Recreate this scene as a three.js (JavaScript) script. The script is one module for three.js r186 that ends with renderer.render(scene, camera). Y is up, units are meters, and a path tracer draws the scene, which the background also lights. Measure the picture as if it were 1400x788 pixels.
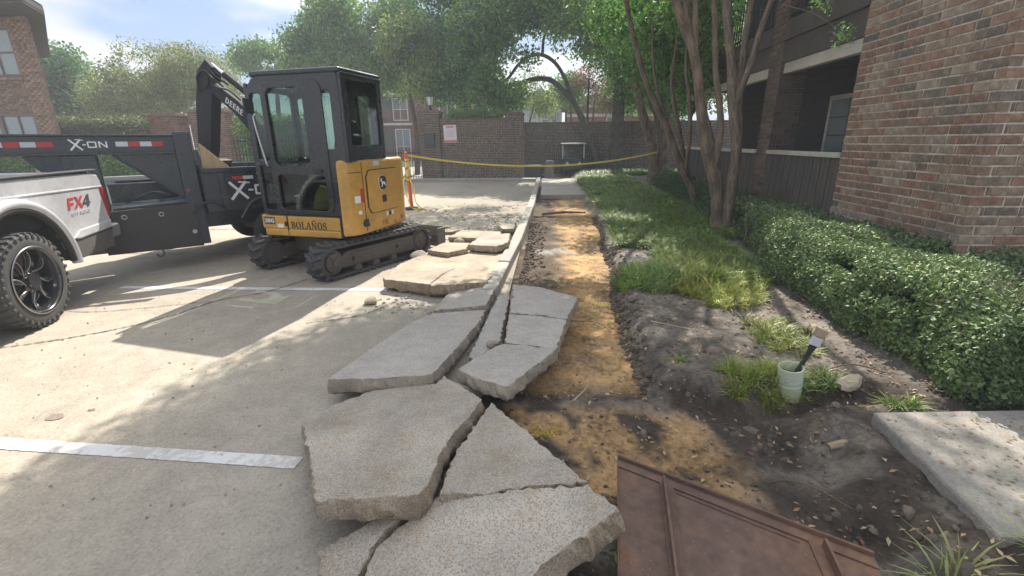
import * as THREE from 'three';
import { mergeGeometries, toCreasedNormals } from 'three/addons/utils/BufferGeometryUtils.js';
import { RoundedBoxGeometry } from 'three/addons/geometries/RoundedBoxGeometry.js';
import { TextGeometry } from 'three/addons/geometries/TextGeometry.js';
import { FontLoader } from 'three/addons/loaders/FontLoader.js';

// ------------------------------------------------------------------ camera, light, exposure
const scene = new THREE.Scene();
const D2R = Math.PI / 180;
const camera = new THREE.PerspectiveCamera(63.71, 1024 / 576, 0.05, 900);
camera.position.set(0, 1.7, 0);
camera.rotation.order = 'YXZ';
camera.rotation.set(-17.59 * D2R, 4.3 * D2R, -0.5 * D2R);
scene.add(camera);
const SUN = new THREE.Vector3(0.09, 1.04, -1).normalize();
const sun = new THREE.DirectionalLight(new THREE.Color(1, 0.93, 0.84), 4.4);
sun.position.copy(SUN).multiplyScalar(60); sun.target.position.set(0, 0, -8);
sun.position.add(sun.target.position);
sun.castShadow = true; sun.shadow.mapSize.set(4096, 4096);
Object.assign(sun.shadow.camera, { left: -30, right: 30, top: 30, bottom: -30, near: 1, far: 160 });
sun.shadow.camera.updateProjectionMatrix();
scene.add(sun, sun.target);
const EXPOSURE = 2.12, SKY_GAIN = 1.12;

// ------------------------------------------------------------------ random numbers and noise
function RNG(a) { return () => { a |= 0; a = a + 0x6D2B79F5 | 0; let t = Math.imul(a ^ a >>> 15, 1 | a); t = t + Math.imul(t ^ t >>> 7, 61 | t) ^ t; return ((t ^ t >>> 14) >>> 0) / 4294967296; }; }
const h3 = (x, y, z) => { let h = Math.imul(x, 374761393) ^ Math.imul(y, 668265263) ^ Math.imul(z, 2147483647 ^ 0x5bd1e995); h = Math.imul(h ^ h >>> 13, 1274126177); return ((h ^ h >>> 16) >>> 0) / 4294967296; };
const sm = t => t * t * (3 - 2 * t), clamp = (v, a = 0, b = 1) => v < a ? a : v > b ? b : v, lerp = (a, b, t) => a + (b - a) * t;
const step = (a, b, v) => sm(clamp((v - a) / (b - a)));
function pn(x, y, per, seed) {               // tiling value noise, 0..1
  const xi = Math.floor(x), yi = Math.floor(y), fx = sm(x - xi), fy = sm(y - yi), m = v => ((v % per) + per) % per;
  const a = h3(m(xi), m(yi), seed), b = h3(m(xi + 1), m(yi), seed), c = h3(m(xi), m(yi + 1), seed), d = h3(m(xi + 1), m(yi + 1), seed);
  return lerp(lerp(a, b, fx), lerp(c, d, fx), fy);
}
function pf(u, v, per, oct, seed) { let s = 0, a = 0.5, n = 0; for (let o = 0; o < oct; o++) { s += a * pn(u * per, v * per, per, seed + o); n += a; a *= 0.55; per *= 2; } return s / n; }
function n3(x, y, z, seed = 0) {
  const xi = Math.floor(x), yi = Math.floor(y), zi = Math.floor(z), fx = sm(x - xi), fy = sm(y - yi), fz = sm(z - zi);
  const g = (i, j, k) => h3(xi + i + seed * 131, yi + j, zi + k);
  return lerp(lerp(lerp(g(0, 0, 0), g(1, 0, 0), fx), lerp(g(0, 1, 0), g(1, 1, 0), fx), fy), lerp(lerp(g(0, 0, 1), g(1, 0, 1), fx), lerp(g(0, 1, 1), g(1, 1, 1), fx), fy), fz);
}
const f2 = (x, z, s, o = 4) => { let a = 0.5, t = 0, n = 0; for (let i = 0; i < o; i++) { t += a * n3(x, 7.3 * i, z, s + i); n += a; a *= 0.5; x *= 2.03; z *= 2.03; } return t / n; };

// ------------------------------------------------------------------ sky
function makeSky() {
  const W = 1024, H = 512, data = new Float32Array(W * H * 4);
  for (let j = 0; j < H; j++) for (let i = 0; i < W; i++) {
    const el = ((j + 0.5) / H - 0.5) * Math.PI, az = ((i + 0.5) / W - 0.5) * 2 * Math.PI;
    const dx = Math.cos(el) * Math.cos(az), dy = Math.sin(el), dz = Math.cos(el) * Math.sin(az);
    const e = Math.max(dy, 0.0);
    const k = Math.pow(1 - e, 3);
    let r = lerp(0.12, 0.21, k), g = lerp(0.19, 0.30, k), b = lerp(0.33, 0.45, k);
    const c = dx * SUN.x + dy * SUN.y + dz * SUN.z, ca = Math.max(c, 0);
    const glow = 0.4 * Math.pow(ca, 6) + 1.0 * Math.pow(ca, 40);
    r += glow * 0.9; g += glow * 0.88; b += glow * 0.84;
    // cloud layer, a flat sheet seen in perspective
    const q = 1 / (dy + 0.18), px = dx * q, pz = dz * q;
    let cl = f2(px * 1.3 + 11.2, pz * 1.3 + 4.4, 40, 6), wisp = f2(px * 3.4 + 2, pz * 2.6 + 9, 60, 5);
    cl = step(0.39, 0.56, cl * 0.78 + wisp * 0.26) * step(0.0, 0.06, dy);
    const shade = lerp(0.62, 1.08, f2(px * 2.1 + 5, pz * 2.1 + 31, 80, 4)), s = 0.56 * shade + 0.5 * Math.pow(ca, 5);
    r = lerp(r, s, cl * 0.86); g = lerp(g, s * 1.0, cl * 0.86); b = lerp(b, s * 1.03, cl * 0.86);
    const o = (j * W + i) * 4; data[o] = r * SKY_GAIN; data[o + 1] = g * SKY_GAIN; data[o + 2] = b * SKY_GAIN; data[o + 3] = 1;
  }
  const t = new THREE.DataTexture(data, W, H, THREE.RGBAFormat, THREE.FloatType);
  t.mapping = THREE.EquirectangularReflectionMapping; t.magFilter = THREE.LinearFilter; t.needsUpdate = true;
  return t;
}
scene.background = makeSky(); scene.environment = scene.background;
scene.backgroundIntensity = 1.0; scene.environmentIntensity = 1.0;

// ------------------------------------------------------------------ textures (colour, grain, wear)
const s8 = v => { v = clamp(v); return 255 * (v <= 0.0031308 ? 12.92 * v : 1.055 * Math.pow(v, 1 / 2.4) - 0.055); };
function tex(N, metres, fn, srgb = true) {
  const d = new Uint8Array(N * N * 4);
  for (let j = 0; j < N; j++) for (let i = 0; i < N; i++) { const c = fn((i + 0.5) / N, (j + 0.5) / N), o = (j * N + i) * 4; for (let k = 0; k < 3; k++) d[o + k] = srgb ? s8(c[k]) : 255 * clamp(c[k]); d[o + 3] = 255; }
  const t = new THREE.DataTexture(d, N, N, THREE.RGBAFormat); t.wrapS = t.wrapT = THREE.RepeatWrapping; t.magFilter = THREE.LinearFilter; t.minFilter = THREE.LinearMipmapLinearFilter; t.generateMipmaps = true;
  if (srgb) t.colorSpace = THREE.SRGBColorSpace; t.repeat.set(1 / metres, 1 / metres); t.needsUpdate = true; return t;
}
const g1 = v => [v, v, v];
// nearest-cell pattern: [id 0..1, distance]
function cells(u, v, per, seed) {
  const x = u * per, y = v * per, xi = Math.floor(x), yi = Math.floor(y); let best = 9, id = 0, sec = 9;
  for (let j = -1; j <= 1; j++) for (let i = -1; i <= 1; i++) {
    const a = ((xi + i) % per + per) % per, b = ((yi + j) % per + per) % per;
    const dx = xi + i + h3(a, b, seed) - x, dy = yi + j + h3(a, b, seed + 1) - y, d = dx * dx + dy * dy;
    if (d < best) { sec = best; best = d; id = h3(a, b, seed + 2); } else if (d < sec) sec = d;
  }
  return [id, Math.sqrt(best), Math.sqrt(sec) - Math.sqrt(best)];
}
const T = {
  concrete: tex(1024, 2.3, (u, v) => { const big = pf(u, v, 3, 4, 1), fine = pn(u * 256, v * 256, 256, 9), mid = pf(u, v, 24, 3, 5), [id, d] = cells(u, v, 150, 21), sp = d < 0.42 ? (id - 0.5) * 0.26 : 0; const k = 0.80 + 0.22 * (big - 0.5) + 0.22 * (mid - 0.5) + 0.14 * (fine - 0.5) + sp; return [k, k * 0.985, k * 0.965]; }),
  concreteB: tex(1024, 2.3, (u, v) => { const [id, d] = cells(u, v, 150, 21); return g1(0.5 + 0.3 * (pf(u, v, 40, 4, 5) - 0.5) + (d < 0.42 ? (id - 0.5) * 0.5 : 0)); }, false),
  aggregate: tex(1024, 0.9, (u, v) => { const [id, d, e] = cells(u, v, 94, 3), m = pf(u, v, 4, 5, 7), f = pn(u * 256, v * 256, 256, 2); let k = 0.72 + 0.62 * (m - 0.5) + 0.34 * (f - 0.5); const q = step(0.5, 0.68, pf(u, v, 3, 5, 13)); let c = [k * (1 - 0.08 * q), k * (0.97 - 0.14 * q), k * (0.92 - 0.26 * q)]; if (d < 0.40 && id > 0.25) { const t = id < 0.5 ? [0.62, 0.53, 0.42] : id < 0.72 ? [0.9, 0.88, 0.84] : id < 0.88 ? [0.42, 0.40, 0.38] : [0.75, 0.66, 0.52]; c = c.map((q, i) => lerp(q, t[i], 0.75)); } return c; }),
  aggregateB: tex(1024, 0.9, (u, v) => { const [id, d] = cells(u, v, 94, 3); return g1(0.35 + (d < 0.45 ? 0.5 * (1 - d / 0.45) : 0) * (id > 0.25 ? 1 : 0.2) + 0.3 * (pf(u, v, 30, 4, 8) - 0.5)); }, false),
  soil: tex(1024, 1.1, (u, v) => { const a = pf(u, v, 6, 6, 31), b = pf(u, v, 40, 4, 33), [id, d] = cells(u, v, 64, 37); return g1(clamp(0.72 + 0.9 * (a - 0.5) + 0.8 * (b - 0.5) + (d < 0.25 && id > 0.8 ? 0.3 : 0), 0.2, 1)); }),
  soilB: tex(1024, 1.1, (u, v) => { const a = pf(u, v, 8, 7, 31), [id, d] = cells(u, v, 50, 37); return g1(clamp(a + 0.25 * (0.5 - d) * id)); }, false),
  brick: tex(512, 0.62, (u, v) => { const a = pf(u, v, 9, 5, 51), b = pf(u, v, 60, 3, 53), s = pf(u, v, 5, 4, 57); const k = 0.58 + 0.5 * (a - 0.5) + 0.42 * (b - 0.5), w = step(0.5, 0.66, s * 0.6 + a * 0.4) * (0.35 + 0.5 * b); return [lerp(k, 0.98, w), lerp(k, 1.0, w), lerp(k, 1.0, w)]; }),
  brickB: tex(512, 0.62, (u, v) => g1(pf(u, v, 40, 5, 53)), false),
  bark: tex(512, 0.5, (u, v) => { const a = pf(u, v, 4, 5, 61), st = pn(u * 26 + 2 * a, v * 3, 1024, 63), fi = pn(u * 70 + 3 * a, v * 7, 1024, 64), p = step(0.62, 0.8, pn(u * 11 + 2 * a, v * 2, 1024, 67)); const k = 0.6 + 0.42 * (st - 0.5) + 0.3 * (fi - 0.5) + 0.16 * (a - 0.5); return [k + p * 0.32, k + p * 0.28, k + p * 0.22]; }),
  barkB: tex(512, 0.5, (u, v) => { const a = pf(u, v, 4, 5, 61); return g1(0.5 * pn(u * 26 + 2 * a, v * 3, 1024, 63) + 0.35 * pn(u * 70 + 3 * a, v * 7, 1024, 64) + 0.15 * a); }, false),
  rust: tex(1024, 1.0, (u, v) => { const a = pf(u, v, 4, 6, 71), b = pf(u, v, 30, 4, 73), [id, d] = cells(u, v, 40, 75); let c = [0.15, 0.093, 0.071].map((q, i) => lerp(q, [0.225, 0.125, 0.078][i], step(0.5, 0.72, a))); c = c.map(q => q * (0.75 + 0.6 * (b - 0.2))); if (d < 0.1 && id > 0.9) c = [0.3, 0.2, 0.14]; return c; }),
  rustB: tex(512, 1.0, (u, v) => g1(pf(u, v, 30, 5, 73)), false),
  grime: tex(512, 1.4, (u, v) => { const a = pf(u, v, 4, 5, 81), b = pf(u, v, 40, 3, 83); const k = 0.84 + 0.5 * (a - 0.5) + 0.22 * (b - 0.5); return [k, k * 0.98, k * 0.945]; }),
  rough: tex(512, 1.4, (u, v) => g1(0.62 + 0.7 * (pf(u, v, 5, 5, 81) - 0.5) + 0.3 * (pf(u, v, 50, 3, 84) - 0.5)), false),
  wear: tex(1024, 2.3, (u, v) => { const a = pf(u, v, 8, 6, 101), b = pf(u, v, 90, 3, 103), w = 0.8 * step(0.48, 0.66, a * 0.55 + b * 0.45), k = 0.86 + 0.25 * (b - 0.5); return [lerp(k, 0.60, w), lerp(k, 0.55, w), lerp(k, 0.49, w)]; }),
  wood: tex(512, 1.0, (u, v) => { const a = pn(u * 40, v * 4 + 3 * pf(u, v, 3, 3, 92), 1024, 91), b = pf(u, v, 6, 4, 93); return g1(0.8 + 0.3 * (a - 0.5) + 0.3 * (b - 0.5)); }),
};
const col = (r, g, b) => new THREE.Color().setRGB(r, g, b);
function mat(r, g, b, rough = 0.8, o = {}) { return new THREE.MeshStandardMaterial({ color: col(r, g, b), roughness: rough, ...o }); }
const slabMat = m => { m.vertexColors = true; return m; };
const paint = (r, g, b, o = {}) => new THREE.MeshPhysicalMaterial({ color: col(r, g, b), roughness: 0.42, clearcoat: 0.5, clearcoatRoughness: 0.28, map: T.grime, ...o });
const M = {
  lot: mat(0.54, 0.485, 0.40, 0.93, { map: T.concrete, bumpMap: T.concreteB, bumpScale: 0.003, vertexColors: true }),
  walk: mat(0.47, 0.435, 0.385, 0.93, { map: T.concrete, bumpMap: T.concreteB, bumpScale: 0.004 }),
  kerb: mat(0.47, 0.45, 0.41, 0.93, { map: T.concrete, bumpMap: T.concreteB, bumpScale: 0.006 }),
  slab: slabMat(mat(0.54, 0.497, 0.44, 0.95, { map: T.aggregate, bumpMap: T.aggregateB, bumpScale: 0.004 })),
  slabTan: slabMat(mat(0.56, 0.495, 0.405, 0.95, { map: T.aggregate, bumpMap: T.aggregateB, bumpScale: 0.004 })),
  slabWalk: mat(0.50, 0.465, 0.415, 0.93, { map: T.concrete, bumpMap: T.concreteB, bumpScale: 0.004, vertexColors: true }), slabKerb: mat(0.47, 0.45, 0.41, 0.93, { map: T.concrete, bumpMap: T.concreteB, bumpScale: 0.006, vertexColors: true }),
  rockTan: mat(0.52, 0.46, 0.36, 0.95, { map: T.aggregate }), rock: mat(0.42, 0.39, 0.35, 0.95, { map: T.aggregate }),
  line: mat(0.82, 0.82, 0.81, 0.8, { map: T.wear }),
  crack: mat(0.10, 0.09, 0.08, 1),
  ground: mat(0.8, 0.8, 0.8, 1, { map: T.soil, bumpMap: T.soilB, bumpScale: 0.03, vertexColors: true }),
  mortar: mat(0.66, 0.59, 0.50, 0.95, { map: T.soil, bumpMap: T.soilB, bumpScale: 0.004 }),
  mortarDark: mat(0.30, 0.27, 0.23, 0.95, { map: T.soil }),
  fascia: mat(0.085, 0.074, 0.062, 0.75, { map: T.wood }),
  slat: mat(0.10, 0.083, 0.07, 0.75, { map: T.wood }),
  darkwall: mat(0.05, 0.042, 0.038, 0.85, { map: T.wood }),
  cream: mat(0.62, 0.59, 0.52, 0.7, { map: T.grime }),
  white: mat(0.72, 0.72, 0.70, 0.6, { map: T.grime }),
  iron: mat(0.022, 0.022, 0.024, 0.5, { metalness: 0.4 }),
  glassDark: new THREE.MeshPhysicalMaterial({ color: col(0.05, 0.06, 0.065), roughness: 0.06, metalness: 0, clearcoat: 1, clearcoatRoughness: 0.03 }),
  windowGlass: new THREE.MeshPhysicalMaterial({ color: col(0.20, 0.25, 0.27), roughness: 0.08, clearcoat: 1, clearcoatRoughness: 0.04 }),
  glass: new THREE.MeshPhysicalMaterial({ color: col(0.72, 0.79, 0.75), roughness: 0.03, transmission: 1, thickness: 0, ior: 1.45 }),
  glassTint: new THREE.MeshPhysicalMaterial({ color: col(0.46, 0.51, 0.49), roughness: 0.03, transmission: 1, thickness: 0, ior: 1.45 }),
  glassClear: new THREE.MeshPhysicalMaterial({ color: col(0.9, 0.93, 0.92), roughness: 0.03, transmission: 1, thickness: 0, ior: 1.45 }),
  yellow: paint(0.64, 0.365, 0.075),
  yellowDark: paint(0.5, 0.25, 0.035),
  black: new THREE.MeshPhysicalMaterial({ color: col(0.022, 0.024, 0.027), roughness: 0.45, clearcoat: 0.3, clearcoatRoughness: 0.4, roughnessMap: T.rough }),
  trailer: new THREE.MeshPhysicalMaterial({ color: col(0.024, 0.03, 0.037), roughness: 0.5, clearcoat: 0.4, clearcoatRoughness: 0.35, roughnessMap: T.rough }),
  dusty: mat(0.13, 0.118, 0.10, 0.85, { map: T.grime }),
  rubber: mat(0.045, 0.045, 0.046, 0.85, { map: T.grime }),
  rubberWorn: mat(0.085, 0.085, 0.085, 0.8, { map: T.grime }),
  trackSteel: mat(0.14, 0.125, 0.108, 0.75, { map: T.grime, metalness: 0.2 }),
  steel: mat(0.45, 0.45, 0.46, 0.32, { metalness: 0.9 }),
  chrome: mat(0.7, 0.7, 0.72, 0.12, { metalness: 1 }),
  boom: mat(0.02, 0.022, 0.026, 0.8, { map: T.grime }), walkGrey: mat(0.36, 0.335, 0.295, 0.95, { map: T.concrete, bumpMap: T.concreteB, bumpScale: 0.004 }),
  carWhite: new THREE.MeshPhysicalMaterial({ map: T.grime, color: col(0.70, 0.72, 0.76), roughness: 0.32, clearcoat: 1, clearcoatRoughness: 0.08 }),
  plastic: mat(0.028, 0.028, 0.03, 0.7),
  red: new THREE.MeshPhysicalMaterial({ color: col(0.42, 0.03, 0.03), roughness: 0.3, clearcoat: 0.8 }),
  redFlat: mat(0.48, 0.04, 0.045, 0.6), greyTape: mat(0.55, 0.56, 0.57, 0.5), whiteFlat: mat(0.75, 0.76, 0.76, 0.6), blackFlat: mat(0.02, 0.02, 0.02, 0.7),
  orange: mat(0.72, 0.13, 0.035, 0.55), tape: mat(0.78, 0.64, 0.09, 0.5, { side: THREE.DoubleSide }),
  rust: mat(1, 1, 1, 0.72, { map: T.rust, bumpMap: T.rustB, bumpScale: 0.0015, metalness: 0.15 }),
  pipe: new THREE.MeshPhysicalMaterial({ color: col(0.58, 0.64, 0.50), roughness: 0.5, transmission: 0.15, thickness: 0 }),
  bark: mat(0.27, 0.21, 0.155, 0.9, { map: T.bark, bumpMap: T.barkB, bumpScale: 0.012 }),
  barkGrey: mat(0.15, 0.135, 0.115, 0.95, { map: T.bark, bumpMap: T.barkB, bumpScale: 0.02 }),
  twig: mat(0.16, 0.115, 0.08, 0.95),
  shingle: mat(0.23, 0.23, 0.25, 0.9, { map: T.soil }),
};
const leafMat = (r, g, b, o = {}) => new THREE.MeshPhysicalMaterial({ color: col(r, g, b), roughness: 0.75, side: THREE.DoubleSide, transmission: 0.5, thickness: 0, ...o });
// ------------------------------------------------------------------ scene-graph helpers
const used = {};
function numbered(n) { if (!(n in used)) { used[n] = 0; return n; } return n + '_' + String(++used[n]).padStart(3, '0'); }
function shadow(o) { o.traverse(c => { if (c.isMesh) { c.castShadow = true; c.receiveShadow = true; } }); return o; }
function tag(o, label, category, group) { o.userData.label = label; o.userData.category = category; if (group) o.userData.group = group; return o; }
function thing(name, label, category, pos = [0, 0, 0], turn = 0, group) {
  const o = new THREE.Group(); o.name = numbered(name); o.position.set(...pos); o.rotation.y = turn; scene.add(o); return tag(o, label, category, group);
}
function put(name, geo, m, parent = scene) { if (Array.isArray(geo)) geo = join(geo); const o = new THREE.Mesh(geo, m); o.name = parent === scene ? numbered(name) : name; o.castShadow = o.receiveShadow = true; parent.add(o); return o; }
function structure(name, geo, m, label) { const o = put(name, geo, m); o.userData.kind = 'structure'; if (label) o.userData.label = label; return o; }
function strip(g) { if (g.index) g = g.toNonIndexed(); for (const k of Object.keys(g.attributes)) if (!['position', 'normal', 'uv'].includes(k)) g.deleteAttribute(k); if (!g.attributes.uv) g.setAttribute('uv', new THREE.BufferAttribute(new Float32Array(g.attributes.position.count * 2), 2)); if (!g.attributes.normal) g.computeVertexNormals(); return g; }
function join(list) { return list.length === 1 ? list[0] : mergeGeometries(list.map(strip)); }
// uv in metres from the dominant axis of each face
function metric(g, ox = 0, oy = 0) {
  g = strip(g); const p = g.attributes.position, uv = g.attributes.uv, a = new THREE.Vector3(), b = new THREE.Vector3(), c = new THREE.Vector3(), n = new THREE.Vector3();
  for (let i = 0; i < p.count; i += 3) {
    a.fromBufferAttribute(p, i); b.fromBufferAttribute(p, i + 1); c.fromBufferAttribute(p, i + 2); n.copy(b).sub(a).cross(c.clone().sub(a));
    const x = Math.abs(n.x), y = Math.abs(n.y), z = Math.abs(n.z);
    for (let k = 0; k < 3; k++) { const v = [a, b, c][k]; if (y >= x && y >= z) uv.setXY(i + k, v.x + ox, v.z + oy); else if (x >= z) uv.setXY(i + k, v.z + ox, v.y + oy); else uv.setXY(i + k, v.x + ox, v.y + oy); }
  }
  return g;
}
const at = (g, x, y, z, rx = 0, ry = 0, rz = 0) => g.applyMatrix4(new THREE.Matrix4().compose(new THREE.Vector3(x, y, z), new THREE.Quaternion().setFromEuler(new THREE.Euler(rx, ry, rz)), new THREE.Vector3(1, 1, 1)));
function box(w, h, d, x = 0, y = 0, z = 0, r = 0.006, ry = 0, rx = 0, rz = 0) { r = Math.min(r, w * 0.45, h * 0.45, d * 0.45); return metric(at(r > 0.0005 ? new RoundedBoxGeometry(w, h, d, 1, r) : new THREE.BoxGeometry(w, h, d), x, y, z, rx, ry, rz)); }
// box between two corners
const bb = (x0, y0, z0, x1, y1, z1, r = 0.006) => box(Math.abs(x1 - x0), Math.abs(y1 - y0), Math.abs(z1 - z0), (x0 + x1) / 2, (y0 + y1) / 2, (z0 + z1) / 2, r);
const V = (...a) => new THREE.Vector3(...a);
function rod(a, b, r, seg = 8, r2 = r) { a = V(...a); b = V(...b); const g = new THREE.CylinderGeometry(r2, r, a.distanceTo(b), seg, 1); const q = new THREE.Quaternion().setFromUnitVectors(V(0, 1, 0), b.clone().sub(a).normalize()); return g.applyMatrix4(new THREE.Matrix4().compose(a.add(b).multiplyScalar(0.5), q, V(1, 1, 1))); }
function hose(pts, r, n = 24) { return new THREE.TubeGeometry(new THREE.CatmullRomCurve3(pts.map(p => V(...p))), n, r, 6); }
function prism(pts, t, bevel = 0, holes = []) { // outline in XY, thickness along Z centred
  const s = new THREE.Shape(pts.map(p => new THREE.Vector2(...p))); for (const h of holes) s.holes.push(new THREE.Path(h.map(p => new THREE.Vector2(...p))));
  const g = new THREE.ExtrudeGeometry(s, { depth: Math.max(t - 2 * bevel, 0.0005), bevelEnabled: bevel > 0, bevelSize: bevel, bevelOffset: -bevel, bevelThickness: bevel, bevelSegments: 2, curveSegments: 8 });
  g.translate(0, 0, -(t - 2 * bevel) / 2); return metric(g);
}
function roundRect(x0, y0, x1, y1, r, n = 5) { const o = []; for (const [cx, cy, a] of [[x1 - r, y1 - r, 0], [x0 + r, y1 - r, 90], [x0 + r, y0 + r, 180], [x1 - r, y0 + r, 270]]) for (let i = 0; i <= n; i++) { const t = (a + 90 * i / n) * D2R; o.push([cx + r * Math.cos(t), cy + r * Math.sin(t)]); } return o; }
const fonts = {};
for (const f of ['sans_bold', 'serif_bold', 'sans_regular']) fonts[f] = await new FontLoader().loadAsync('fonts/droid/droid_' + f + '.typeface.json');
function lettering(str, size, font = 'sans_bold', depth = 0.003) { const g = new TextGeometry(str, { font: fonts[font], size, depth, curveSegments: 4 }); g.computeBoundingBox(); const b = g.boundingBox; g.translate(-(b.min.x + b.max.x) / 2, -(b.min.y + b.max.y) / 2, 0); return g; }
// tapered, slightly irregular limb along points; uv in metres
function limb(pts, r0, r1, seg = 9, seed = 1, rough = 0.16, flare = 0) {
  const curve = new THREE.CatmullRomCurve3(pts.map(p => V(...p))), L = curve.getLength(), n = Math.max(6, Math.ceil(L / 0.13)), fr = curve.computeFrenetFrames(n), P = [], U = [], I = [];
  for (let i = 0; i <= n; i++) {
    const t = i / n, c = curve.getPointAt(t); let r = lerp(r0, r1, Math.pow(t, 0.85)); if (flare) r *= 1 + flare * Math.exp(-t * L / 0.12);
    for (let j = 0; j <= seg; j++) {
      const a = j / seg * Math.PI * 2, k = r * (1 + rough * (n3(Math.cos(a) * 1.6 + seed * 9, t * L * 1.7, Math.sin(a) * 1.6, seed) - 0.5) * 2);
      const v = c.clone().addScaledVector(fr.normals[i], Math.cos(a) * k).addScaledVector(fr.binormals[i], Math.sin(a) * k); P.push(v.x, v.y, v.z); U.push(a * Math.max(r0, 0.04), t * L);
    }
  }
  for (let i = 0; i < n; i++) for (let j = 0; j < seg; j++) { const a = i * (seg + 1) + j, b = a + seg + 1; I.push(a, a + 1, b, a + 1, b + 1, b); }
  const g = new THREE.BufferGeometry(); g.setAttribute('position', new THREE.Float32BufferAttribute(P, 3)); g.setAttribute('uv', new THREE.Float32BufferAttribute(U, 2)); g.setIndex(I); g.computeVertexNormals(); return g;
}
// ------------------------------------------------------------------ foliage geometry
function triGeo(P, I) { const g = new THREE.BufferGeometry(); g.setAttribute('position', new THREE.Float32BufferAttribute(P, 3)); g.setIndex(I); g.computeVertexNormals(); return strip(g); }
function leafClump(n, R, L, W, seed, up = 0.3) {
  const rnd = RNG(seed), P = [], I = [];
  for (let i = 0; i < n; i++) {
    const d = V(rnd() - 0.5, rnd() - 0.5, rnd() - 0.5).normalize().multiplyScalar(R * Math.cbrt(rnd()));
    const ax = V(rnd() - 0.5, rnd() - 0.5 - up, rnd() - 0.5).normalize(), sd = V(rnd() - 0.5, (rnd() - 0.5) * 0.6, rnd() - 0.5).cross(ax).normalize(), nn = ax.clone().cross(sd), l = L * (0.7 + 0.6 * rnd()), w = W * (0.7 + 0.6 * rnd()), b = P.length / 3;
    const p = (a, s, h) => { const q = d.clone().addScaledVector(ax, a * l).addScaledVector(sd, s * w).addScaledVector(nn, h * w); P.push(q.x, q.y, q.z); };
    p(0, 0, 0); p(0.45, -0.5, 0.22); p(1, 0, -0.15); p(0.45, 0.5, 0.22); I.push(b, b + 1, b + 2, b, b + 2, b + 3);
  }
  return triGeo(P, I);
}
function bladeClump(n, H, S, W, seed, droop = 1) {
  const rnd = RNG(seed), P = [], I = [];
  for (let i = 0; i < n; i++) {
    const a = rnd() * 6.283, h = H * (0.55 + 0.6 * rnd()), s = S * (0.3 + rnd()), r0 = 0.25 * S * Math.sqrt(rnd()), w = W * (0.6 + 0.7 * rnd()), dx = Math.cos(a), dz = Math.sin(a), b = P.length / 3, dr = droop * (0.3 + rnd());
    for (let k = 0; k <= 3; k++) { const t = k / 3, y = h * (t - dr * 0.42 * t * t * t), x = r0 + s * (t * t * 0.9 + 0.1 * t), ww = w * (1 - t * t * 0.92); P.push(dx * x - dz * ww, y, dz * x + dx * ww, dx * x + dz * ww, y, dz * x - dx * ww); }
    for (let k = 0; k < 3; k++) { const q = b + 2 * k; I.push(q, q + 1, q + 2, q + 1, q + 3, q + 2); }
  }
  return triGeo(P, I);
}
const _m = new THREE.Matrix4(), _q = new THREE.Quaternion(), _e = new THREE.Euler(), _c = new THREE.Color();
// scatter: places = [[x,y,z,scale,rx,ry,rz,shade]]
function scatter(name, geo, m, places, parent, tint = [1, 1, 1]) {
  const o = new THREE.InstancedMesh(geo, m, places.length); o.name = parent === scene ? numbered(name) : name; o.castShadow = o.receiveShadow = true; o.userData.kind = 'stuff';
  places.forEach((p, i) => { _q.setFromEuler(_e.set(p[4] || 0, p[5] || 0, p[6] || 0)); const s = p[3]; o.setMatrixAt(i, _m.compose(V(p[0], p[1], p[2]), _q, Array.isArray(s) ? V(...s) : V(s, s, s))); const k = p[7] === undefined ? 1 : p[7]; o.setColorAt(i, Array.isArray(k) ? _c.setRGB(...k) : _c.setRGB(k * tint[0], k * tint[1], k * tint[2])); });
  parent.add(o); return o;
}
const clumpBig = [1, 2].map(s => leafClump(16, 0.42, 0.17, 0.10, 100 + s)), clumpMid = [1, 2].map(s => leafClump(18, 0.30, 0.105, 0.05, 110 + s)), clumpTiny = [1, 2].map(s => leafClump(18, 0.075, 0.028, 0.018, 120 + s, 0));
// a tree: limbs + crown of leaf clumps in ellipsoids, with noise-cut gaps
function crownPlaces(blobs, seed, gap = 0.46, shade = [0.4, 1.4], vary = 0.4) {
  const rnd = RNG(seed), out = [];
  for (const [cx, cy, cz, rx, ry, rz, n] of blobs) {
    let tries = 0, k = 0;
    while (k < n && tries++ < n * 8) {
      const a = rnd() * 6.283, c = 2 * rnd() - 1, q = Math.sqrt(1 - c * c), r = Math.pow(rnd(), 0.42), x = cx + rx * r * q * Math.cos(a), y = cy + ry * r * c, z = cz + rz * r * q * Math.sin(a);
      if (n3(x * 0.95, y * 1.1, z * 0.95, seed) * 0.65 + n3(x * 2.4, y * 2.4, z * 2.4, seed + 5) * 0.35 < gap) continue;
      const s = 0.65 + 0.75 * rnd(), t = lerp(shade[0], shade[1], rnd()), hue = (rnd() - 0.5) * vary;  // wide random tone range, contrast of lit and dark leaves put into colour
      out.push([x, y, z, s, rnd() * 6.28, rnd() * 6.28, rnd() * 6.28, [t * (1 + hue), t, t * (1 - hue * 0.6)]]); k++;
    }
  }
  return out;
}
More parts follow.
